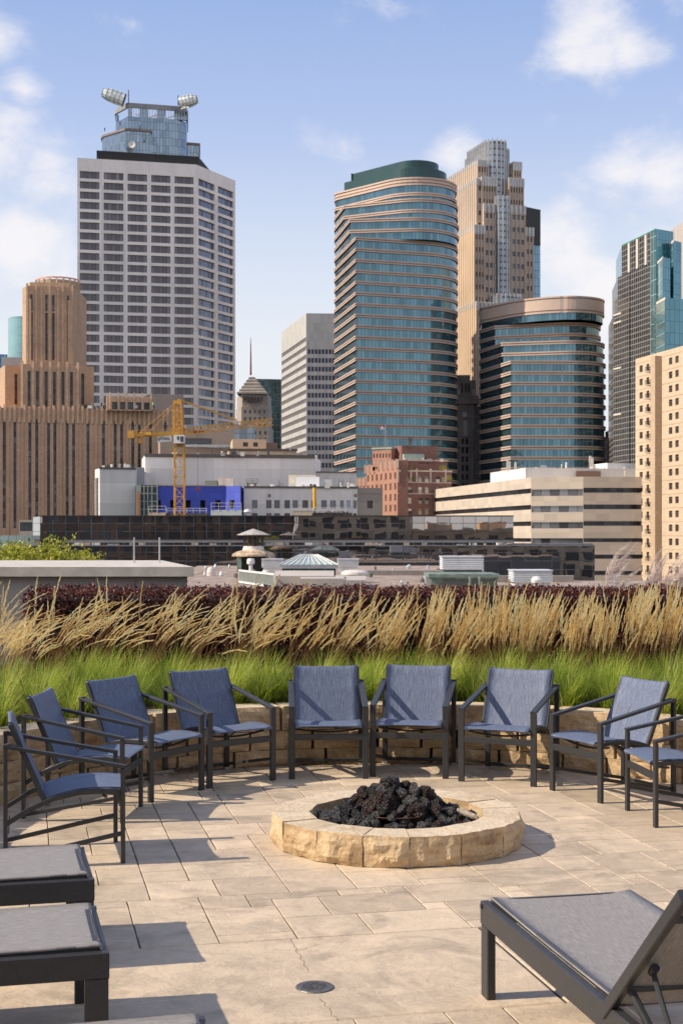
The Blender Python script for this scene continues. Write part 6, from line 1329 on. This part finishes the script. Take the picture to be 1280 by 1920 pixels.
def louvre(label, px0, px1, yt, yb, mid, dep=1.8, base=None, nsl=7, grp='louvred roof vents'):
    D1 = rd(yb); t = thing('roof_vent', label, 'roof vent', (X((px0+px1)/2, D1), D1+dep/2, RZ), grp); x0, x1 = X(px0, D1), X(px1, D1); h = Z(yt, D1)-Z(mid, D1); m = MB()
    m.box(x0+.08, x1-.08, D1+.08, D1+dep, Z(mid, D1), Z(yt, D1)-.02)
    for k in range(nsl):
        z = Z(mid, D1)+h*(k+.15)/nsl; zz = z+h/nsl*.72; m.face([(x0, D1, z), (x1, D1, z), (x1-.05, D1+.07, zz), (x0+.05, D1+.07, zz)]); m.face([(x0, D1, z), (x0+.05, D1+.07, zz), (x0+.05, D1+dep, zz), (x0, D1+dep, z)]); m.face([(x0, D1, z), (x1, D1, z), (x1, D1+.08, z), (x0, D1+.08, z)]); m.face([(x1, D1, z), (x1-.05, D1+.07, zz), (x1-.05, D1+dep, zz), (x1, D1+dep, z)])
    m.box(x0-.02, x1+.02, D1-.02, D1+dep+.05, Z(yt, D1)-.05, Z(yt, D1)); m.build('louvre', plain('louvre_white', (.66, .68, .71), .45, .2, .05, 2), t)
    m = MB(); m.box(x0+.12, x1-.12, D1+.12, D1+dep-.1, RZ, Z(mid, D1)); m.build('curb', base or WHP, t)
louvre('small white louvred roof vent left of the hipped skylight', 490, 530, 1048, 1074, 1064); louvre('small white louvred roof vent right of the hipped skylight', 632, 672.5, 1048, 1072, 1063)
louvre('large white louvred roof vent standing on a green copper curb', 828, 907, 1043, 1086, 1068, 2.4, plain('curb_dark', (.10, .12, .11), .6)); louvre('wide white louvred roof vent right of the green copper curb', 961, 1036, 1069, 1103, 1092, 2.2)
D1 = rd(1103); t = thing('roof_curb', 'green copper topped curb under the large louvred vent', 'roof curb', (X(870, D1), D1+3, RZ)); x0, x1 = X(803, D1), X(936, D1); m = MB(); m.box(x0+.15, x1-.15, D1, D1+4, RZ, Z(1083, D1), 1); m.box(x0+.15, X(832, D1), D1-.02, D1, RZ, Z(1083, D1), 0); m.box(x0, x1, D1-.15, D1+4.1, Z(1083, D1), Z(1076.5, D1), 0); m.box(x0+.1, x1-.1, D1-.08, D1+4, Z(1086, D1), Z(1083, D1), 0); m.build('curb', [GRN, plain('curb_dark', (.10, .12, .11))], t)
def turned(name, label, cat, px, yb, prof, mat, n=18, smooth=True):
    D1 = rd(yb); t = thing(name, label, cat, (X(px, D1), D1, RZ)); m = MB(); m.lathe((X(px, D1), D1, 0), [(r/F*D1, RZ if y is None else Z(y, D1)) for r, y in prof], n); m.build('hood', mat, t, smooth); return t
turned('mushroom_vent', 'low round cream mushroom vent right of the skylight', 'roof vent', 664.5, 1092, [(20, None), (20, 1082), (24, 1081), (26, 1077), (25, 1073), (18, 1069.5), (8, 1068.5), (0, 1068.3)], plain('vent_cream', (.62, .57, .52), .5), 28)
turned('roof_vent', 'small white capped roof vent below the conical lantern', 'roof vent', 470, 1080, [(3.5, None), (3.5, 1058), (7, 1057.5), (7.5, 1052), (6, 1047.5), (0, 1047)], WHP)
turned('roof_vent', 'tiny white roof vent behind the pale railing', 'roof vent', 499, 1088, [(3.5, None), (4, 1078), (9, 1076), (7, 1070), (0, 1069)], WHP)
turned('roof_vent', 'small domed grey roof vent beside the concrete parapet', 'roof vent', 395.5, 1080, [(8, None), (8, 1072), (6, 1066), (3, 1063.5), (0, 1063)], plain('vent_cream', (.62, .57, .52)))
turned('turbine_vent', 'small round turbine vent in front of the wide louvred vent', 'roof vent', 1006, 1104, [(6, None), (6, 1096), (10, 1093), (11, 1087), (7, 1081.5), (0, 1080)], WHP)
turned('metal_flue', 'shiny banded metal flue above the hedge at right', 'flue', 1155, 1104, [(6.5, None), (6.5, 1094), (8.5, 1093), (8.5, 1090), (7.5, 1089), (7.5, 1083), (8.5, 1082), (8.5, 1078), (6, 1076), (0, 1076)], plain('steel_flue', (.60, .62, .65), .22, .9, .05))
for px, lab in ((881, 'left of two short green pipes poking above the hedge'), (899, 'right of two short green pipes poking above the hedge')):
    turned('vent_pipe', lab, 'pipe', px, 1108, [(2.2, None), (2.2, 1087), (2.8, 1086.5), (2.6, 1082), (0, 1081)], GRN, 10)
# pale railing panel
A, B = (X(448.5, rd(1094)), rd(1094)), (X(515, rd(1104.5)), rd(1104.5)); t = thing('roof_railing', 'pale slatted railing panel running across the gravel roof', 'railing', (A[0], A[1], RZ)); zt = Z(1069.5, rd(1094))
m = MB(); m.bar((*A, zt), (*B, zt), .10, .10); m.bar((*A, RZ+.1), (*B, RZ+.1), .10, .10); m.bar((*A, RZ), (*A, zt), .1, .1); m.bar((*B, RZ), (*B, zt), .1, .1); m.build('frame', WHP, t)
m = MB()
for k in range(60): p = lerp2(A, B, (k+.5)/60); m.bar((*p, RZ+.1), (*p, zt), .055, .04, (0, 1, 0))
m.build('slat', plain('slat_sage', (.46, .49, .44), .6), t)
random.seed(70)
m = MB()
for i in range(40):
    px = random.uniform(370, 930); py = random.uniform(1064, 1100); D1 = rd(py); x = X(px, D1); s = random.uniform(.05, .16); m.lathe((x, D1, RZ), [(s, 0), (s, random.uniform(.1, .35)), (0, .36)], 8, random.randrange(2))
tag(m.build('roof_stubs', [GAL, plain('stub_dark', (.12, .11, .1), .7)]), 'many tiny pipe stubs scattered over the gravel roof', 'pipes', kind='stuff')

# ---------------------------------------------------------------- parapet block at left with two rods
t = thing('parapet_block', 'thick concrete-capped rendered wall at left behind the hedge end', 'wall', (-4.5, 19, .45))
x1 = X(363.5, 17); f = [(-9, 17), (x1, 17), (X(304, 21.6), 21.6), (-9, 21.6)]; zt = 1.63
m = MB(); f2 = [(-9, 17.12), (X(351, 17.12), 17.12), (X(296, 21.4), 21.4), (-9, 21.4)]; m.prism(f2, -1, zt-.105); m.build('wall', plain('render_grey', (.40, .37, .34), .9, var=.07, scale=1.5, bmp=.004), t)
m = MB(); m.prism(f, zt-.115, zt, 0, True, True); m.build('coping', plain('coping_concrete', (.50, .46, .41), .85, var=.14, scale=4, bmp=.004), t)
for px, lab in ((251.5, 'left of two thin steel rods standing on the concrete coping'), (299, 'right of two thin steel rods standing on the concrete coping')):
    d = 19.8; m = MB(); x = X(px, d); m.lathe((x, d, 0), [(.022, zt), (.022, zt+.01), (.0105, zt+.015), (.0105, Z(1008, d)), (.013, Z(1007.8, d)), (0, Z(1007.5, d))], 10); o = m.build('steel_rod', plain('rod_steel', (.55, .55, .55), .35, .7)); tag(o, lab, 'rod')

# ---------------------------------------------------------------- trees at left beyond the wall
LT = leafmat('tree_leaf', [(0, (.14, .17, .015)), (.4, (.30, .33, .03)), (.8, (.46, .45, .05)), (1, (.58, .50, .08))], .5, .45); BKM = plain('bark', (.10, .075, .055), .9, var=.3, scale=6, bmp=.03)
def tree(label, cx, cy, top, rad, n, seed):
    random.seed(seed); t = thing('tree', label, 'tree', (cx, cy, SZ0), 'yellow-green trees beyond the left parapet'); m = MB(); zb = top-rad*2.6
    tips = []
    m.tube([(cx, cy, SZ0), (cx+.1, cy, SZ0+6), (cx-.1, cy, zb), (cx, cy, top-rad*.8)], [.38, .3, .22, .06], 9)
    for k in range(26):
        a = random.uniform(0, 6.28); h = random.uniform(.1, 1); p0 = Vector((cx, cy, zb+(top-rad*.8-zb)*h*.8)); r = rad*random.uniform(.55, 1.0)*(1.05-h*.35); p1 = p0+Vector((r*math.cos(a), r*math.sin(a), random.uniform(.3, .9)*rad*.9)); p1.z = min(p1.z, top-.12-random.random()*.7); mid = p0.lerp(p1, .5)+Vector((0, 0, -.15)); m.tube([p0, mid, p1], [.10, .06, .02], 5); tips.append((p0, p1))
    m.build('trunk', BKM, t); m = MB(); cl = []
    for p0, p1 in tips:
        for q in range(7): cl.append((p0.lerp(p1, random.uniform(.4, 1.08))+Vector((random.gauss(0, .3), random.gauss(0, .3), random.gauss(0, .25))), random.uniform(.25, .6)))
    for i in range(n):
        c, s = random.choice(cl); leaf(m, c+Vector((random.gauss(0, s*.55), random.gauss(0, s*.55), random.gauss(0, s*.42))), random.uniform(.06, .11))
    m.build('crown', LT, t)
tree('yellow-green tree at the left edge beyond the parapet', X(22, 55), 55, Z(1008, 55), 1.9, 21000, 1)
tree('tallest yellow-green tree beyond the parapet, second from the left edge', X(93, 56), 56, Z(996, 56), 1.9, 24000, 2)
tree('small low yellow-green tree top beyond the parapet, right of the other trees', X(152, 57), 57, Z(1024, 57), 1.2, 7000, 3)
tree('rounded yellow-green tree between the left edge tree and the tallest one', X(58, 60), 60, Z(1006, 60), 1.8, 18000, 4)

# ---------------------------------------------------------------- small stuff on the middle-distance roofs
def clutter(parent, pa, pb, py, d, n, seed, hmax=1.2, dd=4, name='rooftop_clutter'):
    random.seed(seed); m = MB(); z = Z(py, d)
    for i in range(n):
        px = random.uniform(pa, pb); y = d+random.uniform(.5, dd); x = X(px, y); t = random.random(); s = random.uniform(.15, .7); h = random.uniform(.2, hmax)
        if t < .4: m.box(x-s, x+s, y, y+s, z-.3, z+h*.7, random.randrange(4))
        elif t < .75: m.lathe((x, y, z-.2), [(s*.35, 0), (s*.35, h), (s*.6, h+.05), (0, h+.3)], 8, random.randrange(4))
        else: m.bar((x, y, z-.2), (x, y, z+h*1.8), .08, .08, mi=3)
    m.build(name, [MATS['cl_white'], MATS['cl_grey'], MATS['vent_cream'], MATS['cl_dark']], parent, kind='stuff')
def find(lab): return [o for o in bpy.data.objects if o.get('label', '').startswith(lab)][0]
clutter(find('large plain off-white'), 300, 580, 852, 313, 26, 1, 1.0)
clutter(find('windowless grey-white'), 190, 252, 877, 291, 18, 2, 1.0)
clutter(find('long off-white block'), 460, 668, 912.5, 291, 34, 3, 1.1)
clutter(find('wide low office block'), 1000, 1190, 877, 330, 16, 4, 1.4)
clutter(find('tan stepped roof block'), 432, 554, 843, 361, 20, 5, .9)
clutter(find('taupe low block'), 350, 440, 838, 389, 16, 6, .9)
clutter(find('brown brick art-deco'), 30, 300, 763, 446, 30, 7, 1.6)
clutter(find('red brick building with'), 757, 840, 863, 405, 18, 8, 1.2)
# potted greenery on the brick building's roof terraces
random.seed(51); m = MB()
for px, py in ((750, 862), (768, 863), (831, 863), (840, 882), (772, 882)):
    for i in range(160): leaf(m, (X(px, 402)+random.gauss(0, .55), 401.2+random.gauss(0, .3), Z(py+18, 402)+abs(random.gauss(0, .6))), random.uniform(.10, .2))
m.build('shrubs', LT, find('red brick building with'))

# roof worker in a bright vest beside the brown building's penthouse
px_, d_p = 287.5, 444.0; zr_ = Z(763.5, 440); bx = X(px_, d_p)
me = bpy.data.meshes.new('person')
J = [(0, 0, .95), (0, 0, 1.2), (0, 0, 1.42), (0, -.01, 1.55), (0, -.02, 1.70), (.19, 0, 1.40), (.26, -.05, 1.12), (.22, -.2, .92), (-.19, 0, 1.40), (-.27, -.02, 1.12), (-.25, -.12, .88), (.10, 0, .88), (.12, -.03, .48), (.13, .02, .05), (.13, -.12, .03), (-.10, 0, .88), (-.13, .02, .48), (-.15, .04, .05), (-.16, -.10, .03)]
E = [(0, 1), (1, 2), (2, 3), (3, 4), (2, 5), (5, 6), (6, 7), (2, 8), (8, 9), (9, 10), (0, 11), (11, 12), (12, 13), (13, 14), (0, 15), (15, 16), (16, 17), (17, 18)]
RD = [.15, .15, .17, .06, .11, .07, .05, .04, .07, .05, .04, .10, .07, .05, .045, .10, .07, .05, .045]
me.from_pydata([(x, y, z) for x, y, z in J], E, []); o = bpy.data.objects.new('person', me); C.objects.link(o); o.location = (bx, d_p-1.2, zr_-.02)
sm = o.modifiers.new('skin', 'SKIN'); o.modifiers.new('sub', 'SUBSURF').levels = 1
for i, v in enumerate(me.skin_vertices[0].data if me.skin_vertices else []): v.radius = (RD[i], RD[i]*.8)
if not me.skin_vertices:
    me_bm = bmesh.new(); me_bm.from_mesh(me); me_bm.verts.layers.skin.verify(); me_bm.to_mesh(me); me_bm.free()
    for i, v in enumerate(me.skin_vertices[0].data): v.radius = (RD[i], RD[i]*.8); v.use_root = i == 0
me.materials.append(plain('work_trousers', (.05, .06, .09), .8)); tag(o, 'worker in a bright yellow-green vest standing on the brown brick parapet roof', 'person')
m = MB(); c = (bx, d_p-1.2, zr_); m.lathe(c, [(.17, .92), (.20, 1.1), (.23, 1.40), (.12, 1.50)], 12); m.build('vest', plain('vest_green', (.45, .85, .08), .7), o)
m = MB(); m.lathe((bx, d_p-1.22, zr_), [(.15, 1.72), (.14, 1.80), (.08, 1.86), (0, 1.87)], 12); m.build('helmet', plain('helmet_white', (.75, .75, .72), .4), o)
